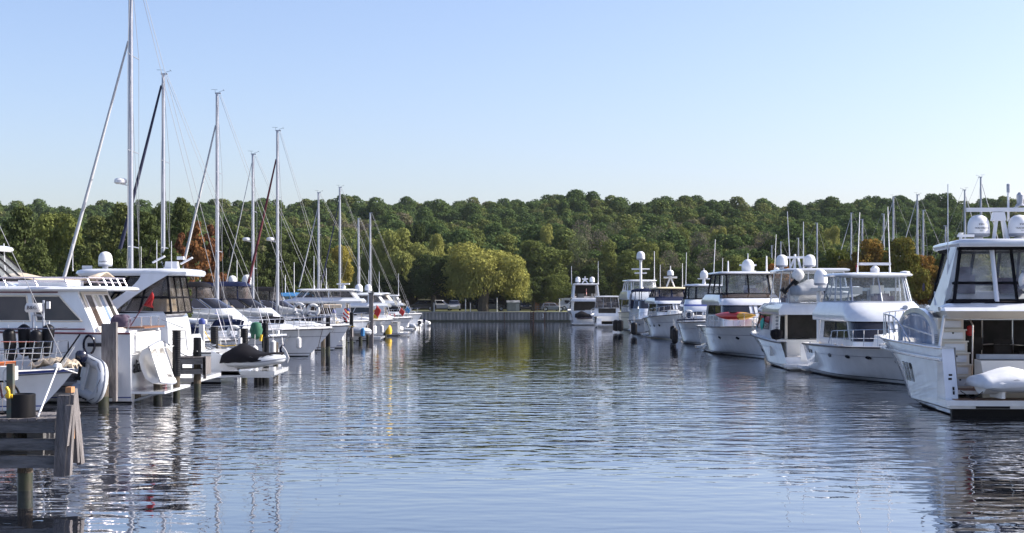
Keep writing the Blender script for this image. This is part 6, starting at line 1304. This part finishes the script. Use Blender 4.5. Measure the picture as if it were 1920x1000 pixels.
# bow-out cruisers between them
e4 = express('motor_cruiser', 'white cruiser, bow to the right, behind the corrugated black piles and the lifebuoy', (X(464, 66)-9.6, 65.8, 0), 0, L=9.6, B=3.3, za=1.25, zf=1.42, zc=1.8, zw=2.4, zt=3.0, top='none', arch=True, xw=5.0)
r = e4['root']; h = e4['h']; h.rail(r, .2, .5, .6, 6, name='side_rail')
lifebuoy((X(442, 64.6), 64.2, H(623, 64.6)), (R_(90), 0, R_(8)), 'white lifebuoy with striped centre hanging on the rail behind the black piles', .26)
e5 = express('motor_cruiser', 'white express cruiser with a small radar on its roof, bow pointing at the anchor', (X(536, 70)-11, 70.3, 0), 0, L=11, B=3.5, za=1.25, zf=1.45, zc=2.2, zw=3.2, zt=3.9, top='hard', arch=False, xw=5.6, xt0=2.0, xt1=4.2, encl='vinyl', deckm='gelcoat')
r = e5['root']; b = MB(); b.lathe([(.12, 4.05), (.1, 4.2), (.24, 4.24), (.26, 4.36), (.16, 4.42)], (3.2, 0, 0), 12); b.build('radar_dome', 'alu_white', r); antenna(r, (3.4, .8, 4.0), 2.0)
b = MB(); b.prism([(0, 0, .0), (.18, 0, -.25), (.34, 0, -.62), (.26, 0, -.85), (.1, 0, -.5), (-.05, 0, -.2)], (0, .1, 0)); b.tube([(0, .05, .05), (-.05, .05, .4)], .04, 6); t = b.build('anchor', 'fender_white', loc=(X(529, 70), 70.1, .95)); tag(t, 'white plough anchor hanging under the bow of the express cruiser', 'anchor')
e6 = express('motor_cruiser', 'large white express cruiser with black canvas enclosure, sharp bow pointing right', (X(623, 79.5)-12.6, 79.5, 0), 0, L=12.6, B=3.9, za=1.45, zf=1.62, zc=2.75, zw=3.3, zt=4.05, canvas='canvas_black', xw=6.8, xc=1.5, hullkw=dict(rake=1.9), encl='vinyl_smoke')
r = e6['root']; h = e6['h']; antenna(r, (1.6, 1.2, 3.9), 2.2); bars(r, 'bow_line', [[h.sheer(.96, -1, 0, 0), (12.0, -2.2, .2)]], .02, 'black')
b = MB(); b.lathe([(.3, 0), (.33, .12), (.31, .3), (.1, .34)], (0, 0, 0), 14); 
e8 = express('motor_cruiser', 'white cruiser with a blue bimini top behind the black-canvas cruiser', (X(655, 88.5)-11.8, 88.5, 0), 0, L=11.8, B=3.7, za=1.4, zf=1.6, zc=2.7, zw=3.25, zt=4.15, canvas='canvas_navy', xw=6.6, xc=1.2, encl='vinyl_smoke', frm='canvas_black')
antenna(e8['root'], (2, 1.2, 4.2), 2.4)
for px, Z in ((573, 77.6), (588, 77.8)): pass
lifebuoy((X(562, 77.5), 77.3, H(580, 77.5)), (R_(90), 0, R_(-10)), 'white and red lifebuoy on the rail of the large express cruiser, left one of two', .3)
lifebuoy((X(588, 77.5), 77.3, H(582, 77.5)), (R_(90), 0, R_(6)), 'white lifebuoy on the rail of the large express cruiser, right one of two', .3)
e9 = express('motor_cruiser', 'white cruiser with a dark bimini and a dome on an arch, below the sixth mast', (X(690, 102)-12.0, 102.5, 0), 0, L=12, B=3.7, za=1.4, zf=1.6, zc=2.5, zw=3.1, zt=3.9, canvas='canvas_black', xw=6.6, xc=1.2, encl='vinyl_smoke')
dome(e9['root'], (1.8, .6, 4.1), .34, .75); dome(e9['root'], (3.1, -.5, 4.1), .38, .8)
# L10 pilothouse yacht, stern to the channel
y10_ = flybridge('motor_yacht', 'white pilothouse yacht with a big white hardtop amid the left row', (X(695, 108), 108.5, 0), 180, L=12.5, B=4.0, za=1.3, zf=1.6, zw0=1.9, zw1=2.95, zc=3.25, zt=3.85, xs=1.8, xfr=8, hw=1.7, back=1.2, glass='tint_brown', frw=.05, encl='vinyl_smoke', encl_m='gelcoat', hullkw=dict(tw=.92))
scanner(y10_['root'], (2.2, 0, 4.0), 1.2, 60); flag(y10_['root'], (-.1, .9, 1.5), 1.3, (-.4, 0), (.7, .4), 'red')
t = thing('lamp_post', 'tall grey timber post standing right of the pilothouse yacht in the left row', 'post', (X(696, 104), 104, 0)); bx = MB(); bx.box((0, 0, 1.4), (.3, .3, 4.4)); bx.build('post', 'wood_grey_up', t); bx = MB(); bx.box((0, 0, 3.65), (.4, .4, .12)); bx.build('cap', 'wood_grey', t)
rib('inflatable_dinghy', 'grey inflatable dinghy with dark outboard behind the pilothouse yacht', (X(672, 103), 103.2, .55), (0, 0, R_(-80)), L=2.7, B=1.7, m='hypalon', motor='hull_navy', tube_r=.24)
# further cruisers, bow or stern to the channel
def far(i, kind, label, px, Z, rot, **kw):
    if kind == 'e': return express('motor_cruiser', label, (X(px, Z)-(kw['L'] if rot == 0 else 0), Z, 0), rot, rail=True, **kw)
    return flybridge('motor_yacht', label, (X(px, Z)-(kw['L'] if rot == 0 else 0), Z, 0), rot, **kw)
f1 = far(1, 'e', 'white cruiser with a bright blue canvas screen right of the pilothouse yacht', 736, 114.5, 0, L=11, B=3.6, za=1.3, zf=1.5, zc=2.1, zw=2.8, zt=3.5, canvas='canvas_blue', xw=5.6)
f2 = far(2, 'f', 'white cabin boat with an open aft deck beyond the blue canvas cruiser', 748, 121, 180, L=10.5, B=3.6, za=1.2, zf=1.5, zw0=1.7, zw1=2.5, zc=2.8, zt=3.5, xs=1.8, xfr=6.6, back=1.0, frw=.05, encl_m='gelcoat', encl='vinyl_smoke')
f3 = far(3, 'e', 'grey-white sport boat with a low profile, bow to the right, beyond the yellow float', 772, 128, 0, L=10.5, B=3.4, za=1.2, zf=1.45, zc=1.9, zw=2.5, zt=3.2, canvas='canvas_grey', xw=5.2)
f4 = far(4, 'f', 'white cabin boat with a reddish stern door near the far end of the left row', 758, 134.5, 180, L=11, B=3.7, za=1.3, zf=1.5, zw0=1.7, zw1=2.6, zc=3.0, zt=3.6, xs=1.8, xfr=6.8, back=1.0, frw=.06, encl_m='gelcoat_warm', encl='vinyl_smoke')
f5 = far(5, 'e', 'farthest white cruiser of the left row, sharp bow by the sea wall', 791, 146, 0, L=11, B=3.6, za=1.3, zf=1.55, zc=2.0, zw=2.6, zt=3.2, canvas='canvas_navy', xw=5.4, top='none', arch=False)
f6 = far(6, 'f', 'small white cabin boat with upright windows at the far end of the left row', 778, 163, 180, L=9, B=3.2, za=1.1, zf=1.4, zw0=1.5, zw1=2.3, zc=2.6, zt=3.4, xs=1.8, xfr=6.0, back=.6, frw=.06, encl_m='gelcoat')
f7 = far(7, 'f', 'white cruiser with an open blue cockpit behind the sailing boats', 700, 116, 180, L=9, B=3.2, za=1.3, zf=1.5, zw0=1.8, zw1=2.6, zc=2.9, zt=3.7, xs=1.8, xfr=6.4, back=1.0, frw=.06, encl_m='gelcoat') if False else None
for q_, (bt, x_, z_) in enumerate(((f1, 2.0, 3.6), (f1, 3.0, 3.6), (f2, 2.6, 3.6), (f3, 2.0, 3.3), (f4, 4.4, 3.7), (f4, 2.4, 3.7), (f5, 4.0, 2.4), (f6, 2.0, 3.5), (e9, 2.2, 4.0), (y10_, 3.4, 4.0), (y10_, 4.6, 4.0))): antenna(bt['root'], (x_, (.9, -.8, .3)[q_ % 3], z_), (1.6, 2.6, 2.1)[q_ % 3], r=.03)
flag(f1['root'], (.2, .5, 1.4), 1.2, (-.3, 0), (.5, .35), 'red', stripes=True); flag(f4['root'], (.1, -.5, 1.4), 1.1, (-.3, 0), (.5, .35), 'canvas_blue'); flag(f2['root'], (.1, .6, 1.4), 1.1, (-.3, 0), (.5, .35), 'red')
dome(f4['root'], (3.5, 0, 3.75), .35, .7); dome(f2['root'], (3.5, 0, 3.65), .35, .7); boxes(f1['root'], 'vest_rack', [((9.6, -.6, 1.95), (.5, .5, .75))], 'yellow')
for lab, px, Z, rz, mm, mo, L in [('small grey dinghy with raised white bow afloat past the grey-white sport boat', 757, 128, 0, 'hypalon_white', None, 3.6), ('dinghy with a dark motor afloat near the far end of the left row', 784, 145, 150, 'hypalon', 'hull_navy', 3.2), ('white dinghy, farthest of the small boats by the end of the sea wall', 795, 158, 100, 'hypalon_white', 'canvas_navy', 3.0), ('white dinghy tied beneath the yellow float', 741, 121, 180, 'hypalon_white', None, 3.0)]:
    rib('dinghy', lab, (X(px, Z)-(L if rz == 0 else 0), Z, .05), (0, 0, R_(rz)), L=L, B=1.6, m=mm, motor=mo, tube_r=.25)
b = MB(); b.lathe([(.02, 0), (.24, .05), (.3, .35), (.2, .75), (.02, .85)], (0, 0, 0), 12); tag(b.build('yellow_float', 'yellow', loc=(X(729, 118), 117.8, .15)), 'bright yellow float beneath the bow of the blue canvas cruiser', 'float')
tag(bars(None, 'life_vest', [[(X(646, 101), 101, H(588, 101)), (X(652, 101), 101, H(590, 101))]], .22, 'yellow'), 'yellow vest hung on a rail in front of the pilothouse yacht', 'life vest')
tag(bars(None, 'paddle_board', [[(X(607, 93), 93, H(574, 93)), (X(640, 93), 93, H(574, 93))]], .12, 'canvas_tan'), 'pale yellow board stowed along the deck left of the pilothouse yacht', 'paddle board')
b = MB(); b.lathe([(.03, 0), (.22, .1), (.3, .45), (.2, .75), (.03, .8)], (0, 0, 0), 12); tag(b.build('sail_bag', 'green_canvas', loc=(X(481, 62.5), 62.4, H(637, 62.5))), 'green canvas bag beside the yellow fittings behind the covered dinghy', 'bag')
tag(bars(None, 'boat_hook', [[(X(487, 62), 62.2, H(640, 62)), (X(489, 62), 62.2, H(628, 62))]], .06, 'yellow'), 'yellow pole end beside the green canvas bag', 'pole')

# finger piers and piles of the left-hand row
def finger(label, Z, xe, zt=1.25, w_=.9, L=12):
    t = thing('finger_pier', label, 'finger pier', (xe, Z, 0))
    b = MB(); n = int(L/.17)
    for k in range(n): b.box((-.08-k*.17, 0, zt), (.155, w_, .045))
    b.build('deck_plank', 'wood_grey_up', t)
    boxes(t, 'side_beam', [((-L/2, s_*(w_/2-.04), zt-.14), (L, .08, .2)) for s_ in (1, -1)]+[((-L/2, s_*(w_/2-.04), zt-.5), (L, .08, .18)) for s_ in (1, -1)], 'wood_grey')
    boxes(t, 'end_beam', [((.03, 0, zt-.3), (.1, w_+.1, .62)), ((.06, -w_/2, zt-.35), (.1, .1, .8))], 'wood_grey_up')
    boxes(t, 'cross_brace', [((-1.0-k*2.4, 0, zt-.35), (.15, w_-.2, .4)) for k in range(int(L/2.4))], 'wood_grey')
    return t
finger('narrow timber pier in front of the cabin yacht, ending by the thick leaning post', 44.3, X(205, 44), 1.0, .7)
finger('short timber pier with coiled ropes between the corrugated pile and the covered dinghy', 50.0, X(386, 50), 1.27, .9)
for Z, xe, lab in [(59.2, -12.6, 'timber pier behind the covered dinghy'), (68.2, -15.5, 'timber pier beside the hanging anchor'), (76.5, -16, 'timber pier next to the large express cruiser'), (86, -14.5, 'timber pier between the large express cruiser and the blue bimini cruiser'), (95, -11, 'timber pier left of the maroon sail mast boat'), (104.8, -11, 'timber pier beneath the tall grey post'), (118, -11, 'timber pier past the blue canvas cruiser'), (131, -11, 'timber pier beyond the grey-white sport boat'), (151, -11, 'farthest timber pier of the left row')]:
    finger(lab, Z, xe)
t = thing('dock', 'long grey timber walkway along the left shore behind the moored boats', 'dock', (-25.2, 0, 0)); boxes(t, 'deck', [((0, 100, 1.2), (2, 150, .12))], 'wood_grey'); boxes(t, 'post', [((.9, y_, .3), (.25, .25, 2.0)) for y_ in range(30, 176, 8)], 'pile_wood')
t = thing('leaning_post', 'thick grey square post with a bolted board between the two hung dinghies', 'post', (X(205, 43.8), 43.9, 0)); bx = MB(); bx.box((-.07, 0, 1.45), (.34, .3, 2.3)); bx.build('post', 'wood_grey_up', t); bx = MB(); bx.box((.17, -.06, 1.4), (.12, .2, 2.5)); bx.build('fender_board', 'wood_grey_up', t)
cyl_pile('brown round pile beneath the grey inflatable dinghy', 194, 43.6, .9, .17)
cyl_pile('round pile beneath the swim platform of the cabin yacht', 257, 45.6, .35, .13); cyl_pile('round pile under the white hard dinghy', 296, 46.2, .6, .15)
cyl_pile('tall pile with a long black corrugated sleeve, nearest of the sleeved piles', 331, 47.2, H(622, 47.2), .12, sleeve=.75)
cyl_pile('pile with a plain black top in the middle of the short timber pier', 370, 50.0, H(636, 50), .13, sleeve=None, mt='pile_wood')
b = MB(); b.lathe([(.14, 1.3), (.145, 1.32), (.14, H(634, 50)), (.1, H(634, 50)+.02)], (0, 0, 0), 16); tag(b.build('pile_sleeve', 'pile_sleeve', loc=(X(370, 50), 50, 0)), 'smooth black sleeve on the pile of the short timber pier', 'pile sleeve')
cyl_pile('black corrugated pile rising beside the lifebuoy', 402, 58.4, H(615, 58.4), .14, sleeve=1.0)
cyl_pile('dark pile right of the covered dinghy', 499, 57.2, H(632, 57.2), .12, sleeve=None, mt='pile_sleeve'); cyl_pile('short pile below the hanging anchor', 517, 68.0, 1.2, .13); cyl_pile('black sleeved pile behind the lifebuoy', 458, 61.0, H(616, 61), .14, sleeve=1.0)
cyl_pile('tall dark sleeved pile left of the anchor', 497, 66, H(607, 66), .13, sleeve=1.0)
for k, (px, Z, top, lab) in enumerate([(648, 96.5, 2.6, 'tall dark pile in front of the pilothouse yacht, left one'), (659, 97.5, 2.3, 'tall dark pile in front of the pilothouse yacht, right one'), (630, 92, 1.6, 'short pile left of the two tall dark ones'), (676, 105, 1.5, 'short pale pile in front of the grey inflatable with the dark outboard'), (690, 106, 1.4, 'short pale pile right of the grey inflatable with the dark outboard'), (606, 84.5, 1.5, 'pile just right of the large express bow'), (615, 86, 2.2, 'dark pile between the large express bow and the blue bimini cruiser'), (722, 118.5, 1.4, 'pile at the end of the pier past the blue canvas cruiser'), (752, 131, 1.5, 'pile at the end of the pier beyond the sport boat'), (776, 151, 1.5, 'pile at the end of the farthest pier')]):
    cyl_pile(lab, px, Z, top, .14, mt='pile_sleeve' if top > 2 else 'pile_wood')
for k, (px, Z, z, mm, lab) in enumerate([(560, 76.6, .55, 'fender_white', 'white fender on the pier side of the large express cruiser'), (640, 90.5, .5, 'fender_white', 'white fender below the blue bimini cruiser'), (703, 108, .5, 'fender_white', 'white fender on the stern of the pilothouse yacht'), (716, 114, .4, 'fender_white', 'white fender under the bow of the blue canvas cruiser'), (680, 100.5, .5, 'canvas_blue', 'blue fender below the dome-carrying cruiser'), (764, 134, .4, 'fender_white', 'white fender on the boat with the reddish stern door'), (512, 66.5, .7, 'fender_white', 'white fender on the bow of the express cruiser with the anchor'), (478, 62, .6, 'fender_white', 'white fender below the green canvas bag')]):
    fender((X(px, Z), Z, z), lab, .14, .65, mm)

# dock gear and mooring lines that fill the slips
def dock_box(label, x, Z, z=1.27, m='fender_white'):
    t = thing('dock_box', label, 'dock box', (x, Z, z)); b = MB(); b.box((0, 0, .25), (1.1, .55, .5), taper=.96); b.build('box', m, t); b = MB(); b.box((0, 0, .54), (1.16, .6, .09), taper=.9); b.build('lid', m, t)
dock_box('white dock box on the short timber pier left of the covered dinghy', -13.4, 50.0); dock_box('white dock box on the pier behind the covered dinghy', -14.2, 59.2); dock_box('white dock box on the pier between two black-canvas cruisers', -16.6, 76.5); dock_box('white dock box on the pier past the blue canvas cruiser', -12.6, 118)
def pedestal(label, x, Z, z=1.27):
    t = thing('power_pedestal', label, 'power post', (x, Z, z)); b = MB(); b.box((0, 0, .5), (.22, .22, 1.0), taper=.9); b.build('post', 'fender_white', t); b = MB(); b.lathe([(.13, 1.0), (.15, 1.05), (.12, 1.2), (.03, 1.26)], (0, 0, 0), 12); b.build('lamp', 'stripe_blue', t); bars(t, 'shore_cable', [[(.12, 0, .7), (.4, .1, .2), (.9, .3, .05), (1.4, .2, .1)]], .02, 'yellow')
pedestal('white power post on the pier behind the covered dinghy', -13.2, 59.0); pedestal('white power post beside the large express cruiser', -16.3, 76.3); pedestal('white power post on the pier left of the maroon sail mast boat', -12.2, 95); pedestal('white power post on the pier beneath the tall grey post', -12.4, 104.8)
def line(label, a, b_, sag=.25, m='fender_white'):
    a, b_ = Vector(a), Vector(b_); tag(bars(None, 'mooring_line', [[a.lerp(b_, q/8)-Vector((0, 0, sag*math.sin(math.pi*q/8))) for q in range(9)]], .016, m), label, 'rope')
line('white line from the stern of the cabin yacht to the tall sleeved pile', (-12.4, 45.2, 2.3), (X(331, 47.2), 47.2, 1.8)); line('dark line from the bow of the express cruiser to the sleeved pile', (X(530, 70), 70, 1.4), (X(497, 66), 66, 1.8), .2, 'stripe_dark')
line('white line from the bow of the cruiser behind the lifebuoy to its sleeved pile', (X(460, 65.8), 65.8, 1.4), (X(458, 61), 61, 1.6)); line('dark line from the large express bow down to the dark pile', (X(618, 79.5), 79.5, 1.55), (X(615, 86), 86, 1.6), .3, 'stripe_dark')
line('white line from the second mast boat to the pile beside the lifebuoy', (-12.6, 74, 1.1), (X(517, 68), 68, 1.1)); line('white line across the end of the short timber pier', (X(372, 50), 49.8, 1.5), (-11.9, 54.8, .9)); line('dark line hanging from the stern of the hardtop cruiser', (-12.4, 50.6, 1.7), (X(372, 50), 49.9, 1.35), .2, 'stripe_dark')
for k, (x, Z, px2, lab) in enumerate([(-11.2, 91.2, 648, 'white line from the maroon sail mast boat to a tall dark pile'), (-11.0, 104.8, 676, 'white line to the short pale pile left of the grey inflatable'), (-10.5, 114, 722, 'white line under the bow of the blue canvas cruiser'), (-10.2, 128, 752, 'white line at the bow of the low sport boat')]):
    line(lab, (x, Z, 1.3), (X(px2, Z+2), Z+2, 1.2), .25)
for k, (dx, Z, z, mm, lab) in enumerate([(-12.0, 72.3, .4, 'canvas_navy', 'navy fender on the stern of the second mast boat'), (-12.2, 81.9, .4, 'fender_white', 'white fender on the stern of the third mast boat'), (-11.4, 90.8, .4, 'fender_white', 'white fender on the stern of the maroon sail mast boat'), (-12.6, 60.0, .5, 'canvas_navy', 'navy fender on the stern of the tallest mast boat'), (-12.9, 44.9, .9, 'fender_white', 'white fender on the side of the cabin yacht behind the grey inflatable')]):
    fender((dx, Z, z), lab, .14, .65, mm)
# ================================================================ far bank: cars, shed, bins
def car(label, px, Z, rz, L=4.5, Wd=1.8, Hh=1.55, m='car_silver', kind='suv', cat='car', name='parked_car', gl='tint'):
    t = thing(name, label, cat, (X(px, Z), Z, 1.26), rz)
    prof = {'suv': [(-.5, .3), (-.5, .75), (-.46, .98), (-.36, 1.0), (.2, .98), (.44, .85), (.5, .6), (.5, .3)]}['suv']
    b = MB(); pts = [Vector((x*L, 0, z*Hh*.62)) for x, z in prof]; rows = []
    for y, k in ((-1, .93), (-.96, 1), (.96, 1), (1, .93)): rows.append([Vector((p.x*k, y*Wd/2, (p.z-.5)*k+.5)) for p in pts])
    b.grid(rows, close=True); b.poly(rows[0]); b.poly(rows[-1][::-1]); b.build('body', m, t)
    c0 = LV(Hh*.6, -L*.46 if kind == 'suv' else -L*.12, L*.26, Wd*.45, Wd*.43, .3); c1 = LV(Hh-.05, -L*.40 if kind == 'suv' else -L*.05, L*.10, Wd*.38, Wd*.37, .25)
    shell(t, 'cabin', [c0, c1], m); 
    for a, c in ((.03, .14), (.16, .29), (.33, .67), (.71, .84), (.86, .97), (1.02, 1.28)): pane(t, c0, c1, a, c, .12, .9, gl, off=.02)
    for x in (-.31, .31):
        for s_ in (-1, 1):
            q = MB(); q.lathe([(.33, -.1), (.35, -.07), (.35, .07), (.33, .1)], (0, 0, 0), 14, rot=Matrix.Rotation(R_(90), 3, 'X')); w_ = q.build('wheel', 'rubber', t, loc=(x*L, s_*Wd*.46, .33))
            q = MB(); q.lathe([(.2, -.11), (.2, .11)], (0, 0, 0), 10, rot=Matrix.Rotation(R_(90), 3, 'X')); q.build('rim', 'alu', w_)
    for s_ in (-1, 1): boxes(t, 'headlight', [((L*.485, s_*Wd*.36, Hh*.43), (.06, .32, .16))], 'fender_white')
    return t
car('silver car facing the water, parked left of the willow trunk', 852, 204, -90, m='car_silver'); car('dark pickup-like car parked right of the willow trunk', 919, 199, 5, L=4.9, Hh=1.65, m='car_dark')
car('dark blue car with a pale plate parked behind the grey shed', 986, 205, -90, m='car_dark'); car('grey low car with a pale cover near the white trailer', 1037, 194, 0, L=3.4, Hh=1.2, m='shed_grey', gl='tint_brown'); car('white car half hidden by the boats left of the dark tree', 826, 206, 0, m='car_white')
for k, (px, m_) in enumerate(((790, 'car_dark'), (1075, 'car_white'))): car(('dark car just beyond the end of the left row', 'white van behind the farthest yacht')[k], px, 205, 180, m=m_)
t = thing('shed', 'small grey shed with a lighter door end on the far lawn', 'shed', (X(962, 194), 194, 1.25), 4); b = MB(); b.box((0, 0, .6), (1.7, 1.2, 1.2)); b.build('wall', 'shed_grey', t); b = MB(); b.prism([(-.95, -.7, 1.2), (.95, -.7, 1.2), (.95, 0, 1.5), (-.95, 0, 1.5)], (0, 0, .06)); b.prism([(-.95, 0, 1.5), (.95, 0, 1.5), (.95, .7, 1.2), (-.95, .7, 1.2)], (0, 0, .06)); b.build('roof', 'stripe_grey', t); boxes(t, 'door', [((.6, -.61, .55), (.5, .03, 1.0))], 'stripe_grey')
for k, (px, lab) in enumerate(((1008, 'orange-brown timber bin, left one of two on the far lawn'), (1029, 'orange-brown timber bin, right one of two on the far lawn'))):
    t = thing('timber_bin', lab, 'bin', (X(px, 206), 206.5, 1.26)); boxes(t, 'side', [((0, -.5, .6), (1.25, .06, 1.2)), ((0, .5, .6), (1.25, .06, 1.2)), ((-.62, 0, .6), (.06, 1, 1.2)), ((.62, 0, .6), (.06, 1, 1.2))], 'wood_orange'); boxes(t, 'lid', [((0, 0, 1.23), (1.35, 1.12, .06))], 'wood_orange')
t = thing('trailer', 'white box trailer behind the sea wall beside the farthest yacht', 'trailer', (X(1060, 207), 207, 1.26)); b = MB(); b.box((0, 0, 1.1), (2.4, 1.8, 1.5)); b.build('box', 'car_white', t); boxes(t, 'window', [((.2, -.91, 1.3), (.7, .03, .4))], 'tint'); q = MB(); q.lathe([(.3, -.1), (.3, .1)], (0, 0, 0), 12, rot=Matrix.Rotation(R_(90), 3, 'X')); q.build('wheel', 'rubber', t, loc=(0, -.85, .3))
t = thing('picnic_table', 'dark picnic table on the far lawn between the shed and the grey low car', 'table', (X(1014, 192), 192, 1.25), 0); boxes(t, 'table_top', [((0, 0, .72), (1.5, .7, .05))], 'wood_grey'); boxes(t, 'bench', [((0, s_*.65, .42), (1.5, .25, .05)) for s_ in (1, -1)], 'wood_grey'); bars(t, 'leg', [[(x, -.7, 0), (x, 0, .7), (x, .7, 0)] for x in (-.5, .5)], .04, 'wood_grey')
for k, (px, hh, lab) in enumerate([(873, 1.7, 'pale post left of the willow trunk'), (932, 1.9, 'white post right of the dark pickup-like car'), (882, 1.2, 'short pale post next to the willow trunk'), (814, 1.2, 'short white post by the end of the left row'), (1049, 1.8, 'slim post right of the grey low car')]):
    t = thing('lamp_post', lab, 'post', (X(px, 189), 189, 1.25)); bars(t, 'post', [[(0, 0, 0), (0, 0, hh)]], .06, 'fender_white'); boxes(t, 'cap', [((0, 0, hh), (.2, .2, .1))], 'stripe_grey')
SC.render.film_transparent = False

# the light air between the camera and the far hillside
def haze():
    m = bpy.data.materials.new('haze'); m.use_nodes = True; t = m.node_tree; t.nodes.clear(); o = t.nodes.new('ShaderNodeOutputMaterial')
    v = t.nodes.new('ShaderNodeVolumePrincipled'); v.inputs['Color'].default_value = (.80, .88, 1, 1); v.inputs['Density'].default_value = .00006; t.links.new(v.outputs[0], o.inputs['Volume'])
    M['haze'] = m; b = MB(); b.box((0, 420, 33), (1500, 1000, 70)); q = b.build('haze', 'haze'); q['kind'] = 'stuff'
haze()
